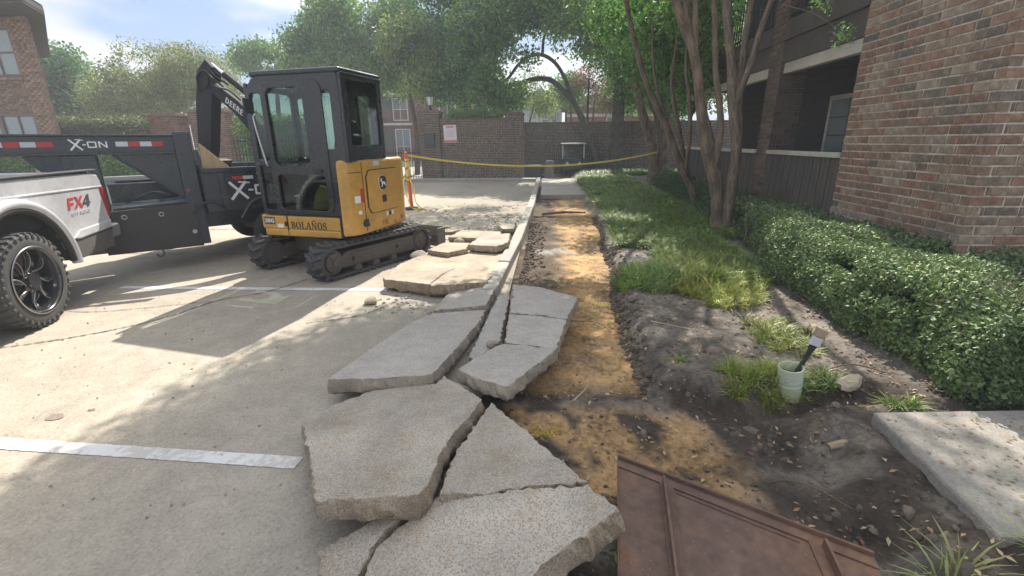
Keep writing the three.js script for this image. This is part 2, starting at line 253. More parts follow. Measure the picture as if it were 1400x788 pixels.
function tree(name, label, group, base, limbs, blobs, o = {}) {
  const t = thing(name, label, 'tree', base, 0, group), L = p => p.map(q => [q[0] - base[0], q[1] - base[1], q[2] - base[2]]);
  limbs.forEach((l, i) => put(i && !l[4] ? 'branch' : 'trunk', limb(L(l[0]), l[1], l[2], l[3] || 9, i + (o.seed || 1), 0.14, l[4] || 0), o.bark || M.barkGrey, t));
  if (blobs.length) { const pl = crownPlaces(blobs, o.seed || 1, o.gap ?? 0.46, o.shade, o.vary); for (const p of pl) { p[0] -= base[0]; p[1] -= base[1]; p[2] -= base[2]; } const cl = o.clump || clumpBig, half = pl.length >> 1; scatter('crown', cl[0], o.leaf, pl.slice(0, half), t); scatter('crown', cl[1], o.leaf, pl.slice(half), t); }
  return t;
}
// ------------------------------------------------------------------ ground
function grid(xs, zs, hf, cf) {
  const P = [], C = [], U = [], I = [], nx = xs.length;
  for (const z of zs) for (const x of xs) { const y = hf(x, z), c = cf(x, z, y); P.push(x, y, z); U.push(x, z); C.push(...c); }
  for (let j = 0; j < zs.length - 1; j++) for (let i = 0; i < nx - 1; i++) { const a = j * nx + i, b = a + nx; I.push(a, b, a + 1, a + 1, b, b + 1); }
  const g = new THREE.BufferGeometry(); g.setAttribute('position', new THREE.Float32BufferAttribute(P, 3)); g.setAttribute('color', new THREE.Float32BufferAttribute(C, 3)); g.setAttribute('uv', new THREE.Float32BufferAttribute(U, 2)); g.setIndex(I); g.computeVertexNormals(); return g;
}
const range = (a, b, n, p = 1) => Array.from({ length: n + 1 }, (_, i) => a + (b - a) * Math.pow(i / n, p));
const mix3 = (a, b, t) => a.map((q, i) => lerp(q, b[i], t));
structure('ground', metric(at(new THREE.PlaneGeometry(900, 900), 0, -0.12, 0, -Math.PI / 2)), mat(0.16, 0.15, 0.11, 1));
const lotY = (x, z) => 0.012 * (f2(x * 0.5, z * 0.5, 3) - 0.5) - 0.004;
// car park concrete: whole bays, cooler, darker grey toward the kerb, dusty past the digger
{
  const hf = lotY;
  structure('parking_lot', grid([...range(-60, -12, 24), ...range(-11.5, -0.42, 70)], [...range(8, -1, 14), ...range(-1.2, -10, 74), ...range(-10.3, -20.8, 36)], hf, (x, z) => {
    const d = f2(x * 0.8 + 3, z * 0.8, 12, 5), e = f2(x * 3, z * 3, 15, 3), rub = step(-7.5, -9, z) * step(-5, -2.5, x);
    let k = 0.9 + 0.34 * (d - 0.5) + 0.14 * (e - 0.5); for (const [q, o, w] of [[0.32, -3.1, 0.13], [0.32, -4.75, 0.13], [-0.18, -2.2, 0.12]]) k *= 1 - 0.10 * (0.4 + d) * Math.exp(-(((x + q * (z + 3) - o) / w) ** 2)); let c = [k, k * 0.99, k * 0.975];
    c = mix3(c, [0.78 * k, 0.8 * k, 0.82 * k], 0.8 * step(-2.6, -0.9, x + 0.6 * (d - 0.5))); c = mix3(c, [k * 0.8, k * 0.79, k * 0.77], rub * step(0.35, 0.6, e * 0.5 + d * 0.5)); return c;
  }), M.lot);
}
// planting bed, dug-out walk and pit in one height field
const trenchR = z => lerp(lerp(0.76, 1.0, step(-4.2, -6.5, z)), 1.12, step(-7, -10, z)) + 0.09 * (f2(z * 1.6, 2.2, 5) - 0.5) * 2;
function soilY(x, z) {
  const n = f2(x * 3, z * 3, 20, 5) - 0.5, m = f2(x * 11, z * 11, 26, 3) - 0.5;
  const bank = step(-0.06, 0.14, x - trenchR(z));                      // 0 in the trench, 1 on the bed
  let bed = 0.12 + 0.05 * step(2.0, 3.0, x) + 0.05 * n;
  const pit = step(-2.98, -2.78, z + 0.16 * n) * step(2.4, 1.9, x + (z + 1.7) * 0.06);  // south of the grass clump the bed is dug away
  let y = lerp(-0.055 + 0.05 * n, bed, bank);
  y = lerp(y, -0.03 + 0.13 * n + 0.03 * step(0.9, 0.1, x) - 0.05 * step(1.1, 1.5, x) * step(2.0, 1.7, x), pit);
  y -= 0.045 * Math.exp(-(((x - 1.22) / 0.16) ** 2) - ((z + 2.78) / 0.12) ** 2);
  y += pit * 0.09 * step(1.45, 1.8, x) * step(-2.75, -2.5, z) * step(-1.2, -1.5, z) * step(1.0, 0.9, 0); if (x > 1.87 && z > -2.7 && z < -1.8) y = 0.1; if (z > -1.8) y = lerp(y, 0.165, step(1.45, 1.85, x) * step(-1.78, -1.6, z));
  if (z < -14.6 && x < 1.35) y = Math.min(y, 0.02);
  const e = step(1.5, 1.82, x) * step(-2.85, -2.6, z) * step(-1.2, -1.5, z); y = lerp(y, 0.125 + 0.02 * n, e * (x > 1.87 ? 0 : 1));
  return y + (0.028 + 0.03 * pit) * m + 0.02 * (f2(x * 30, z * 30, 29, 2) - 0.5) * (bank + pit * 0.6);
}
const ORANGE = [0.74, 0.46, 0.20], DARK = [0.095, 0.072, 0.054], GREYS = [0.31, 0.27, 0.225], BED = [0.185, 0.155, 0.125], PALE = [0.42, 0.38, 0.33];
structure('planting_bed', grid([...range(-0.46, 2.7, 110), ...range(2.75, 4, 20), ...range(4.3, 14, 14)], [...range(4, -1.0, 20), ...range(-1.04, -6, 150), ...range(-6.06, -27, 150, 1.25)], soilY, (x, z, y) => {
  const a = f2(x * 1.5, z * 1.5, 41, 4), b = f2(x * 5, z * 5, 45, 4), inT = 1 - step(-0.12, 0.06, x - trenchR(z));
  let bed = mix3(BED, GREYS, step(0.42, 0.62, a * 0.5 + b * 0.5) * 0.9);
  let tr = mix3(ORANGE, [0.52, 0.34, 0.17], step(0.5, 0.66, b)); tr = mix3(tr, [0.2, 0.14, 0.085], step(0.6, 0.75, a) * 0.45);
  tr = mix3(tr, DARK, step(0.42, 0.1, x + 0.5 * (b - 0.5)) * step(-3.5, -6, z) * 0.9);      // dark crumbs along the kerb
  tr = mix3(tr, PALE, step(0.5, 0.62, b) * Math.exp(-(((z + 7.6) / 0.5) ** 2)));
  let c = mix3(bed, tr, inT);
  const front = step(-3.25, -2.85, z + 0.35 * (a - 0.5));
  let fc = mix3(DARK, GREYS, step(0.5, 0.68, b) * 0.55); fc = mix3(fc, [0.56, 0.35, 0.16], step(0.47, 0.57, a * 0.5 + b * 0.5) * step(1.25, 0.85, x) * step(-1.75, -2.0, z) * step(-2.85, -2.6, z));
  c = mix3(c, fc, front * step(3, 2.2, x)); 
  const dusty = Math.exp(-(((x - 1.25) / 0.3) ** 2) - ((z + 6.3) / 0.6) ** 2); c = mix3(c, PALE, dusty * 0.9);
  return c.map(q => q * (0.8 + 0.4 * b));
}), M.ground);
// walk slab that is still in place beyond the dug stretch
structure('walkway', [bb(-0.2, -0.05, -21.2, 1.3, 0.10, -17.9, 0.01), bb(-0.19, -0.05, -17.885, 1.29, 0.095, -14.75, 0.012)], M.walk);
{ const g = prism([[1.92, 2.502], [1.827, 1.597], [6, 1.66], [6, 2.86]], 0.24, 0.016); g.rotateX(-Math.PI / 2); g.translate(0, 0.06, 0); structure('sidewalk', metric(g), M.walkGrey); }
// kerb: pieces between joints
{
  const path = [[-0.36, -21.2], [-0.37, -18], [-0.385, -15], [-0.40, -12], [-0.45, -9.6], [-0.50, -7.5], [-0.57, -6.1], [-0.625, -4.88]];
  for (let i = 0; i < path.length - 1; i++) {
    const [x0, z0] = path[i], [x1, z1] = path[i + 1], L = Math.hypot(x1 - x0, z1 - z0) - 0.02;
    const g = box(0.17, 0.32, L, 0, 0, 0, 0.022, Math.atan2(x1 - x0, z1 - z0)); structure('kerb', at(g, (x0 + x1) / 2, -0.02 + (i % 2) * 0.008, (z0 + z1) / 2), M.kerb);
  }
}
structure('threshold', bb(-5.9, -0.05, -21.25, -0.48, 0.13, -20.75, 0.03), M.kerb);
structure('driveway', bb(-24, -0.1, -44.4, -4.75, 0.012, -21.4, 0), M.walk);
function stripGeo(pts, w, y, wob) { // painted or cracked strip lying on the concrete
  const c = new THREE.CatmullRomCurve3(pts.map(p => V(p[0], 0, p[1]))), n = Math.ceil(c.getLength() / 0.012), P = [], U = [], I = [];
  for (let i = 0; i <= n; i++) { const p = c.getPointAt(i / n), t = c.getTangentAt(i / n), a = w / 2 + wob * (n3(i * 0.7, 1, 2, 3) - 0.5) * 2, b = w / 2 + wob * (n3(i * 0.7, 5, 2, 3) - 0.5) * 2; const yy = y > 0 ? lotY(p.x, p.z) + y - 0.0045 : 0; P.push(p.x - t.z * a, yy, p.z + t.x * a, p.x + t.z * b, yy, p.z - t.x * b); U.push(p.x - t.z * a, p.z + t.x * a, p.x + t.z * b, p.z - t.x * b); if (i) { const q = 2 * i; I.push(q - 2, q, q - 1, q - 1, q, q + 1); } }
  const g = new THREE.BufferGeometry(); g.setAttribute('position', new THREE.Float32BufferAttribute(P, 3)); g.setAttribute('uv', new THREE.Float32BufferAttribute(U, 2)); g.setIndex(I); g.computeVertexNormals(); return g;
}
const groundStrip = (name, pts, w, y, m, wob = 0.006) => structure(name, stripGeo(pts, w, y, wob), m);
groundStrip('painted_line', [[-7.5, -2.20], [-4, -2.16], [-1.36, -2.08]], 0.10, 0.0085, M.line, 0.0025);
groundStrip('painted_line', [[-5.3, -5.16], [-3.6, -5.18], [-1.9, -5.22]], 0.10, 0.0085, M.line, 0.0025);
groundStrip('pavement_crack', [[-6.5, -2.9], [-4.6, -3.5], [-3.95, -4.1], [-3.7, -4.75], [-3.35, -5.05], [-3.1, -5.6]], 0.014, 0.011, M.crack, 0.007);
groundStrip('pavement_crack', [[-2.35, -4.1], [-1.9, -4.35], [-1.62, -4.9]], 0.01, 0.011, M.crack, 0.006);
for (const [x, z, r, s] of [[-3.2, -2.42, 0.055, 1], [-3.04, -2.52, 0.022, 2]]) { const o = []; for (let i = 0; i < 20; i++) { const a = -i / 20 * 6.2832, k = r * (0.7 + 0.6 * n3(Math.cos(a) * 1.5, s, Math.sin(a) * 1.5, 4)); o.push(new THREE.Vector2(k * Math.cos(a), k * 0.75 * Math.sin(a))); } structure('oil_stain', metric(at(new THREE.ShapeGeometry(new THREE.Shape(o)), x, lotY(x, z) + 0.004, z, -Math.PI / 2)), mat(0.30, 0.255, 0.205, 0.9, { map: T.concrete })); }
groundStrip('pavement_crack', [[-7, -4.2], [-5.6, -4.45], [-4.9, -4.3], [-3.75, -4.7]], 0.008, 0.011, M.crack, 0.004);
groundStrip('pavement_joint', [[-9, -6.9], [-5, -6.95], [-2.2, -7.0]], 0.012, 0.011, M.crack, 0.001);
groundStrip('pavement_crack', [[-12, -9.0], [-6, -9.1], [-0.6, -9.0]], 0.02, 0.011, M.crack, 0.008);

// ------------------------------------------------------------------ broken concrete slabs
function slabGeo(pts, thick, seed, rough = 0.012, sag = 0) {
  const c = V(0, 0, 0); pts.forEach(p => c.add(V(...p))); c.divideScalar(pts.length);
  const n = V(0, 0, 0); for (let i = 0; i < pts.length; i++) { const a = V(...pts[i]).sub(c), b = V(...pts[(i + 1) % pts.length]).sub(c); n.add(a.cross(b)); } n.normalize(); if (n.y < 0) n.negate();
  const ex = V(1, 0, 0).addScaledVector(n, -n.x).normalize(), ez = ex.clone().cross(n), out = [];
  const q = pts.map(p => { const d = V(...p).sub(c); return new THREE.Vector2(d.dot(ex), d.dot(ez)); });
  if (THREE.ShapeUtils.isClockWise(q)) q.reverse();
  for (let i = 0; i < q.length; i++) { const a = q[i], b = q[(i + 1) % q.length], L = a.distanceTo(b), m = Math.max(1, Math.round(L / 0.024)), nx = (b.y - a.y) / L, ny = -(b.x - a.x) / L; for (let k = 0; k < m; k++) { const t = k / m, w = (k ? 1 : 0.3) * rough * ((n3(a.x * 20 + k * 0.8, a.y * 20, seed, seed) - 0.5) * 2 + (n3(k * 2.1, i, seed + 4, 2) - 0.5)); out.push(new THREE.Vector2(lerp(a.x, b.x, t) + nx * w, lerp(a.y, b.y, t) + ny * w)); } }
  const N = out.length, P = [], I = [], w3 = (x, y, h) => { const v = c.clone().addScaledVector(ex, x).addScaledVector(ez, y).addScaledVector(n, h); P.push(v.x, v.y, v.z); };
  const nor = out.map((p, i) => { const a = out[(i + N - 1) % N], b = out[(i + 1) % N], d = new THREE.Vector2(b.y - a.y, a.x - b.x).normalize(); return d; });
  const rings = [[-0.005, 0], [-0.001, -0.003], [0.0, -0.012], [0.006, -thick * 0.45], [0.0, -thick * 0.8], [-0.03, -thick]];
  rings.forEach(([o, h], r) => out.forEach((p, i) => { const k = r < 2 ? 0.35 : 1, j = (0.5 * n3(p.x * 26, p.y * 26, r * 1.7, seed) + 0.5 * n3(p.x * 70, p.y * 70, r * 2.3, seed + 7) - 0.5) * 0.04 * k * (r > 1 ? 1 : 0.5), e = r === 5 ? (n3(p.x * 9, p.y * 9, 3, seed + 2) - 0.5) * 0.05 : 0; w3(p.x + nor[i].x * (o + j), p.y + nor[i].y * (o + j), h + e); }));
  for (let r = 0; r < rings.length - 1; r++) for (let i = 0; i < N; i++) { const a = r * N + i, b = r * N + (i + 1) % N; I.push(a, a + N, b, b, a + N, b + N); }
  const top = [...Array(N).keys()].map(i => new THREE.Vector2(V(P[3 * i], P[3 * i + 1], P[3 * i + 2]).sub(c).dot(ex), V(P[3 * i], P[3 * i + 1], P[3 * i + 2]).sub(c).dot(ez)));
  for (const f of THREE.ShapeUtils.triangulateShape(top, [])) { I.push(f[0], f[1], f[2]); const o = (rings.length - 1) * N; I.push(o + f[2], o + f[1], o + f[0]); }
  let g = new THREE.BufferGeometry(); g.setAttribute('position', new THREE.Float32BufferAttribute(P, 3)); g.setIndex(I);
  // wind outward: check the top cap faces along n
  const f0 = I.slice(-6, -3), A = V(...P.slice(3 * f0[0], 3 * f0[0] + 3)), B = V(...P.slice(3 * f0[1], 3 * f0[1] + 3)), C = V(...P.slice(3 * f0[2], 3 * f0[2] + 3));
  if (B.sub(A).cross(C.sub(A)).dot(n) < 0) { for (let i = 0; i < I.length; i += 3) { const t = I[i]; I[i] = I[i + 1]; I[i + 1] = t; } g.setIndex(I); }
  g = metric(toCreasedNormals(g, 0.7), seed * 0.37, seed * 0.21);
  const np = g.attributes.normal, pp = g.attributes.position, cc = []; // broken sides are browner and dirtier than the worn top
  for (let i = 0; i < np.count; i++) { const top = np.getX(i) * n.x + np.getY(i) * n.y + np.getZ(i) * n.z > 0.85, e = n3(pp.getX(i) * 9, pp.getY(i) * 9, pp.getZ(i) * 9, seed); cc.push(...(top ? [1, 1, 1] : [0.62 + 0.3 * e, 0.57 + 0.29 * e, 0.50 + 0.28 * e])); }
  g.setAttribute('color', new THREE.Float32BufferAttribute(cc, 3)); return g;
}
const SLABS = 'broken slabs of the lifted concrete';
function slab(label, pts, thick, seed, m = M.slab, rough) { if (m === M.walk) m = M.slabWalk; if (m === M.kerb) m = M.slabKerb; const o = put('concrete_slab', slabGeo(pts, thick, seed, rough), m); return tag(o, label, 'concrete slab', SLABS); }
slab('large five-sided concrete slab lifted at its front, left of the crack', [[-1.424,0.130,-2.281],[-1.315,0.116,-2.503],[-1.128,0.111,-2.697],[-0.911,0.122,-2.747],[-0.730,0.136,-2.754],[-0.707,0.122,-2.904],[-0.539,0.156,-2.699],[-0.378,0.190,-2.488],[-0.424,0.211,-2.248],[-0.492,0.229,-2.016],[-0.499,0.249,-1.819],[-0.498,0.264,-1.672],[-0.523,0.271,-1.581],[-0.749,0.256,-1.558],[-0.961,0.240,-1.554],[-1.137,0.199,-1.827]], 0.125, 1);
slab('triangular concrete slab wedged between the front slab and the dirt trench', [[-0.324,0.150,-2.523],[-0.134,0.183,-2.236],[0.036,0.212,-1.983],[0.203,0.240,-1.734],[0.060,0.231,-1.722],[-0.135,0.220,-1.695],[-0.280,0.212,-1.668],[-0.455,0.200,-1.670],[-0.464,0.192,-1.773],[-0.431,0.176,-2.044],[-0.380,0.163,-2.279]], 0.13, 2);
slab('big concrete slab tilted up beside the rusty steel plate', [[-0.465,0.160,-1.706],[-0.263,0.206,-1.666],[-0.085,0.249,-1.660],[0.192,0.315,-1.640],[0.297,0.330,-1.484],[0.205,0.303,-1.422],[0.079,0.268,-1.348],[-0.033,0.234,-1.255],[-0.121,0.206,-1.158],[-0.696,0.070,-1.225],[-0.694,0.079,-1.344],[-0.691,0.088,-1.459],[-0.619,0.113,-1.562],[-0.543,0.137,-1.646]], 0.15, 3);
slab('narrow tapering shard of concrete under the big front slab edge', [[-0.962,0.030,-1.496],[-0.837,0.064,-1.564],[-0.689,0.111,-1.678],[-0.621,0.126,-1.693],[-0.572,0.129,-1.666],[-0.630,0.112,-1.612],[-0.714,0.073,-1.480],[-0.727,0.050,-1.368],[-0.734,0.028,-1.257],[-0.816,0.011,-1.263],[-0.889,0.021,-1.381]], 0.1, 4);
slab('long smooth concrete slab lifted along its edge beside the fallen kerb', [[-1.462,0.170,-2.710],[-1.098,0.187,-2.719],[-0.769,0.200,-2.766],[-0.728,0.187,-2.944],[-0.679,0.163,-3.269],[-0.643,0.134,-3.644],[-0.606,0.110,-3.961],[-0.60,0.073,-4.37],[-0.783,0.066,-4.36],[-1.131,0.055,-4.30],[-1.267,0.076,-3.975],[-1.386,0.121,-3.348]], 0.12, 5, M.walk);
slab('smaller grey slab behind the long lifted slab, cracked off along a line', [[-1.143,0.052,-4.40],[-0.777,0.094,-4.39],[-0.60,0.117,-4.40],[-0.57,0.125,-4.743],[-0.559,0.132,-5.216],[-0.819,0.099,-5.164],[-1.098,0.064,-4.902]], 0.11, 6, M.walk);
slab('front slab of the lifted walk, its corner jutting toward the trench', [[-0.594,0.200,-2.849],[-0.507,0.184,-3.080],[-0.335,0.166,-3.36],[-0.128,0.180,-3.31],[0.081,0.199,-3.205],[-0.079,0.222,-2.857],[-0.230,0.241,-2.558],[-0.395,0.225,-2.661]], 0.115, 7, M.walk);
slab('middle slab of the lifted walk between two crack lines', [[-0.326,0.200,-3.947],[-0.065,0.200,-3.904],[0.186,0.200,-3.810],[0.140,0.190,-3.530],[0.081,0.185,-3.245],[-0.127,0.175,-3.325],[-0.313,0.170,-3.375]], 0.115, 8, M.walk);
slab('far slab of the lifted walk, where the standing kerb ends', [[-0.348,0.200,-4.851],[-0.043,0.200,-4.758],[0.327,0.205,-4.434],[0.268,0.205,-4.152],[0.196,0.203,-3.832],[-0.065,0.203,-3.926],[-0.320,0.203,-3.970]], 0.115, 9, M.walk);
slab('strip of fallen kerb lying in the gap between the lifted slabs', [[-0.601,0.071,-3.295],[-0.542,0.093,-4.160],[-0.50,0.110,-4.75],[-0.376,0.129,-4.683],[-0.374,0.119,-3.949],[-0.371,0.114,-3.505],[-0.449,0.099,-3.392],[-0.533,0.082,-3.238]], 0.14, 10, M.kerb);
slab('wide sunlit tan slab stained orange beside the digger track', [[-1.938,0.140,-5.181],[-1.99,0.112,-6.012],[-1.80,0.090,-6.82],[-0.64,0.098,-7.022],[-0.62,0.133,-5.993],[-0.67,0.161,-5.047],[-1.263,0.158,-4.89],[-1.30,0.158,-4.96]], 0.125, 11, M.slabTan, 0.018);
slab('thick grey chunk propped on the tan slab next to the kerb', [[-1.17,0.215,-6.80],[-1.06,0.205,-7.62],[-0.60,0.22,-7.70],[-0.57,0.235,-6.93],[-0.72,0.232,-6.62]], 0.11, 12, M.slab, 0.02);
slab('low broken chunk lying between the digger blade and the tan slab', [[-1.76,0.16,-6.66],[-1.66,0.14,-7.30],[-1.22,0.15,-7.22],[-1.18,0.175,-6.68],[-1.42,0.185,-6.40]], 0.085, 13, M.slabTan, 0.02);
slab('thin far slab lying flat behind the propped chunk', [[-1.72,0.085,-8.0],[-1.62,0.08,-8.75],[-0.80,0.075,-8.6],[-0.95,0.08,-7.95]], 0.075, 14, M.slabTan, 0.02);
{
  const tan = scene.getObjectByName('concrete_slab_010'), g = stripGeo([[-1.30, -5.0], [-1.22, -5.6], [-0.98, -6.0], [-0.72, -6.05]], 0.022, 0, 0.01), p = g.attributes.position;
  for (let i = 0; i < p.count; i++) p.setY(i, 0.160 - 0.0345 * (-4.92 - p.getZ(i)) + 0.001);
  put('crack', g, M.crack, tan);
}
slab('wedge of split concrete resting against the kerb beyond the tan slab', [[-0.93, 0.14, -8.95], [-0.62, 0.13, -9.3], [-0.6, 0.16, -8.5], [-0.8, 0.15, -8.45]], 0.07, 15, M.slab, 0.02);
slab('flat angular shard lying on the lot left of the thin far slab', [[-2.1, 0.05, -8.6], [-1.95, 0.05, -9.1], [-1.6, 0.05, -9.0], [-1.78, 0.055, -8.72]], 0.05, 16, M.slabTan, 0.02);
// loose chunks and chips
function rockGeo(seed, d = 1) { const g = new THREE.IcosahedronGeometry(1, d), p = g.attributes.position; for (let i = 0; i < p.count; i++) { const v = V().fromBufferAttribute(p, i); const k = 0.65 + 0.7 * n3(v.x * 1.3 + seed, v.y * 1.3, v.z * 1.3, seed); v.multiplyScalar(k); v.y *= 0.62; p.setXYZ(i, v.x, v.y, v.z); } g.computeVertexNormals(); return metric(toCreasedNormals(g, 0.5)); }
const rocks = [1, 2, 3, 4].map(s => rockGeo(s)), pebbles = [5, 6, 7].map(s => rockGeo(s, 0));
{
  const R = RNG(77), spots = [[-1.92, -4.72, 0.07], [-1.9, -6.62, 0.13], [-1.82, -6.3, 0.09], [-1.5, -7.8, 0.1], [-0.9, -8.2, 0.09], [-0.62, -7.9, 0.07], [-2.0, -9.2, 0.08], [-0.48, -3.1, 0.035], [-0.42, -3.45, 0.05]];
  const where = ['brown clod of concrete on the lot before the painted line', 'upright pale chip of concrete at the tan slab corner', 'small concrete chip beside the upright pale chip', 'grey concrete lump behind the far chunks', 'concrete lump between the kerb and the propped chunk', 'little concrete lump touching the kerb by the propped chunk', 'concrete lump on the dusty pavement behind the digger blade', 'crumb of concrete in the gap by the fallen kerb', 'dirt-covered crumb of concrete beside the fallen kerb end'];
  spots.forEach(([x, z, r], i) => { const o = put('concrete_chunk', rocks[i % 4], i % 3 ? M.rock : M.rockTan); o.scale.setScalar(r); o.position.set(x, r * 0.42 + (i > 6 ? 0.1 : 0) + (i === 1 || i === 2 ? 0.02 : 0), z); o.rotation.set(0, R() * 6, R() * 0.5 - 0.2); tag(o, where[i], 'concrete chunk', 'loose chunks of concrete'); });
  const places = [], fine = [];
  for (let i = 0; i < 2600; i++) { const x = -4.6 + 4.05 * Math.sqrt(R()), z = -8.0 - 5.5 * R() * R(); if (n3(x * 1.2, 3, z * 1.2, 8) < 0.42) continue; places.push([x, 0.0, z, 0.006 + 0.032 * R() ** 4, 0, R() * 6, 0, 0.8 + 0.5 * R()]); }
  for (let i = 0; i < 500; i++) { const x = -1.9 + 1.3 * R(), z = -4.4 - 4 * R(); places.push([x, 0.0, z, 0.008 + 0.02 * R() * R(), 0, R() * 6, 0, 0.7 + 0.5 * R()]); }
  for (let i = 0; i < 260; i++) { const x = -5 + 4.2 * R(), z = -1.3 - 4.5 * R(); places.push([x, 0.0, z, 0.003 + 0.007 * R() * R(), 0, R() * 6, 0, 0.7 + 0.6 * R()]); }
  scatter('rubble', rocks[0], M.rock, places.filter((_, i) => i % 2), scene); scatter('rubble', rocks[2], M.rock, places.filter((_, i) => !(i % 2)), scene);
  for (let i = 0; i < 5500; i++) { const z = -1.1 - 8 * R() ** 1.7, x = -0.35 + 3.0 * R(); if (x > 1.85 && z > -2.6) continue; const s = 0.003 + 0.02 * R() ** 5, ins = x < trenchR(z) && z < -2.9, kk = 0.4 + 0.9 * R() * R(); fine.push([x, soilY(x, z), z, s, R() * 6, R() * 6, 0, ins ? [2.6 * kk, 1.9 * kk, 1.1 * kk] : kk]); if (x < trenchR(z) && z < -3 && R() < 0.82) fine.pop(); }
  const clod = mat(0.21, 0.165, 0.12, 1); scatter('dirt_crumbs', pebbles[0], clod, fine.filter((_, i) => i % 2), scene); scatter('dirt_crumbs', pebbles[1], clod, fine.filter((_, i) => !(i % 2)), scene);
  { const cl = [], dm = mat(0.17, 0.135, 0.10, 1, { map: T.soil }); for (let i = 0; i < 150; i++) { const z = -1.3 - 1.5 * R(), x = 0.9 + 0.95 * R(); if (f2(x * 3, z * 3, 97) < 0.46) continue; cl.push([x, soilY(x, z), z, 0.007 + 0.026 * R() ** 3, R(), R() * 6, 0, 0.7 + 0.6 * R()]); } for (let i = 0; i < 160; i++) { const z = -3.1 - 4 * R(), x = trenchR(z) + 0.06 + 0.16 * (R() - 0.5); cl.push([x, soilY(x, z), z, 0.012 + 0.04 * R() ** 3, R(), R() * 6, 0, 0.7 + 0.6 * R()]); } scatter('soil_clods', rocks[1], dm, cl, scene); }
  { const ch = []; for (let i = 0; i < 260; i++) { const a = R(), z = -1.3 - 3.6 * a, x = (a < 0.4 ? -0.45 : -0.3) + (R() - 0.5) * 0.9; if (x < 0.1 && x > -0.9 && z > -2.9) continue; ch.push([x, x < -0.5 ? 0.01 : soilY(x, z) + 0.005, z, 0.004 + 0.016 * R() ** 3, R(), R() * 6, 0, 0.8 + 0.4 * R()]); } scatter('concrete_crumbs', rocks[3], M.rock, ch, scene); }
  const edge = []; for (let i = 0; i < 1500; i++) { const z = -3 - 8 * R(), x = trenchR(z) + 0.1 * (R() - 0.5) - 0.02; edge.push([x, soilY(x, z), z, 0.008 + 0.03 * R() ** 3, R() * 6, R() * 6, 0, 0.3 + 0.5 * R()]); } for (let i = 0; i < 1500; i++) { const z = -3.3 - 7 * R(), x = -0.33 + 0.35 * R() * R(); edge.push([x, soilY(x, z), z, 0.008 + 0.03 * R() ** 3, R() * 6, R() * 6, 0, 0.3 + 0.5 * R()]); }
  scatter('dirt_crumbs', pebbles[2], clod, edge, scene);
}
// ------------------------------------------------------------------ brickwork
const BRICKS = [[0.373, 0.212, 0.137], [0.332, 0.199, 0.129], [0.413, 0.248, 0.161], [0.339, 0.244, 0.169], [0.296, 0.22, 0.154], [0.413, 0.301, 0.206], [0.454, 0.353, 0.255], [0.356, 0.216, 0.145], [0.255, 0.207, 0.158], [0.373, 0.256, 0.178]].map(c => mat(...c, 0.9, { map: T.brick, bumpMap: T.brickB, bumpScale: 0.004 }));
function brickGeo(L, H, Dp, seed) { // chamfered and slightly worn; front face at z = 0, body behind
  const R = RNG(seed), j = () => (R() - 0.5) * 0.005, c = 0.004, x = L / 2, y = H / 2;
  const f = [[-x + c + j(), -y + c + j(), 0], [x - c + j(), -y + c + j(), 0], [x - c + j(), y - c + j(), 0], [-x + c + j(), y - c + j(), 0]], b = [[-x, -y], [x, -y], [x, y], [-x, y]].map(p => [p[0] + j() * 0.5, p[1] + j() * 0.5, -c - 0.002]), k = b.map(p => [p[0], p[1], -Dp]), P = [...f, ...b, ...k].flat(), I = [0, 1, 2, 0, 2, 3];
  for (const o of [0, 4]) for (let i = 0; i < 4; i++) { const a = o + i, q = o + (i + 1) % 4; I.push(a, a + 4, q, q, a + 4, q + 4); }
  let g = new THREE.BufferGeometry(); g.setAttribute('position', new THREE.Float32BufferAttribute(P, 3)); g.setIndex(I); g = g.toNonIndexed(); g.computeVertexNormals(); return metric(g, seed * 0.173, seed * 0.091);
}
// courses on one vertical face, as [centre along face, height, length, variant]; the face runs from s0 to s1
function courses(s0, s1, y0, y1, ch, unit, seed, edge0, edge1) {
  const R = RNG(seed), out = []; let r = 0;
  for (let y = y0; y < y1 - ch * 0.5; y += ch, r++) {
    let s = s0 + (edge0 && r % 2 ? edge0 : 0); const end = s1 - (edge1 && r % 2 ? 0 : edge1 || 0); let first = true;
    while (s < end - 0.03) { let L = first && r % 2 === 0 && !edge0 ? unit / 2 : unit; if (!first && R() < 0.12) L = unit / 2; if (s + L > end - unit * 0.2) L = end - s; out.push([s + L / 2, y + ch / 2, L - 0.014, R()]); s += L; first = false; }
  }
  return out;
}
// many small bricks of a far wall, front faces proud of a mortar core; o,dir: start and direction of the face in plan, nrm: outward
function farBricks(parent, o, dir, nrm, len, y0, y1, seed, tint, ch = 0.0715, unit = 0.215) {
  const g = brickGeo(unit - 0.012, ch - 0.011, 0.03, seed), pl = [], ry = Math.atan2(nrm[0], nrm[1]);
  for (const [s, y, L, v] of courses(0, len, y0, y1, ch, unit, seed)) { const k = 0.7 + 0.6 * v, h = (v * 7.3) % 1; pl.push([o[0] + dir[0] * s + nrm[0] * 0.006, y, o[1] + dir[1] * s + nrm[1] * 0.006, [L / (unit - 0.012), 1, 1], 0, ry, 0, [k * (1 + 0.14 * (h - 0.5)), k, k]]); }
  return scatter('brickwork', g, mat(...tint, 0.92, { map: T.brick }), pl, parent);
}

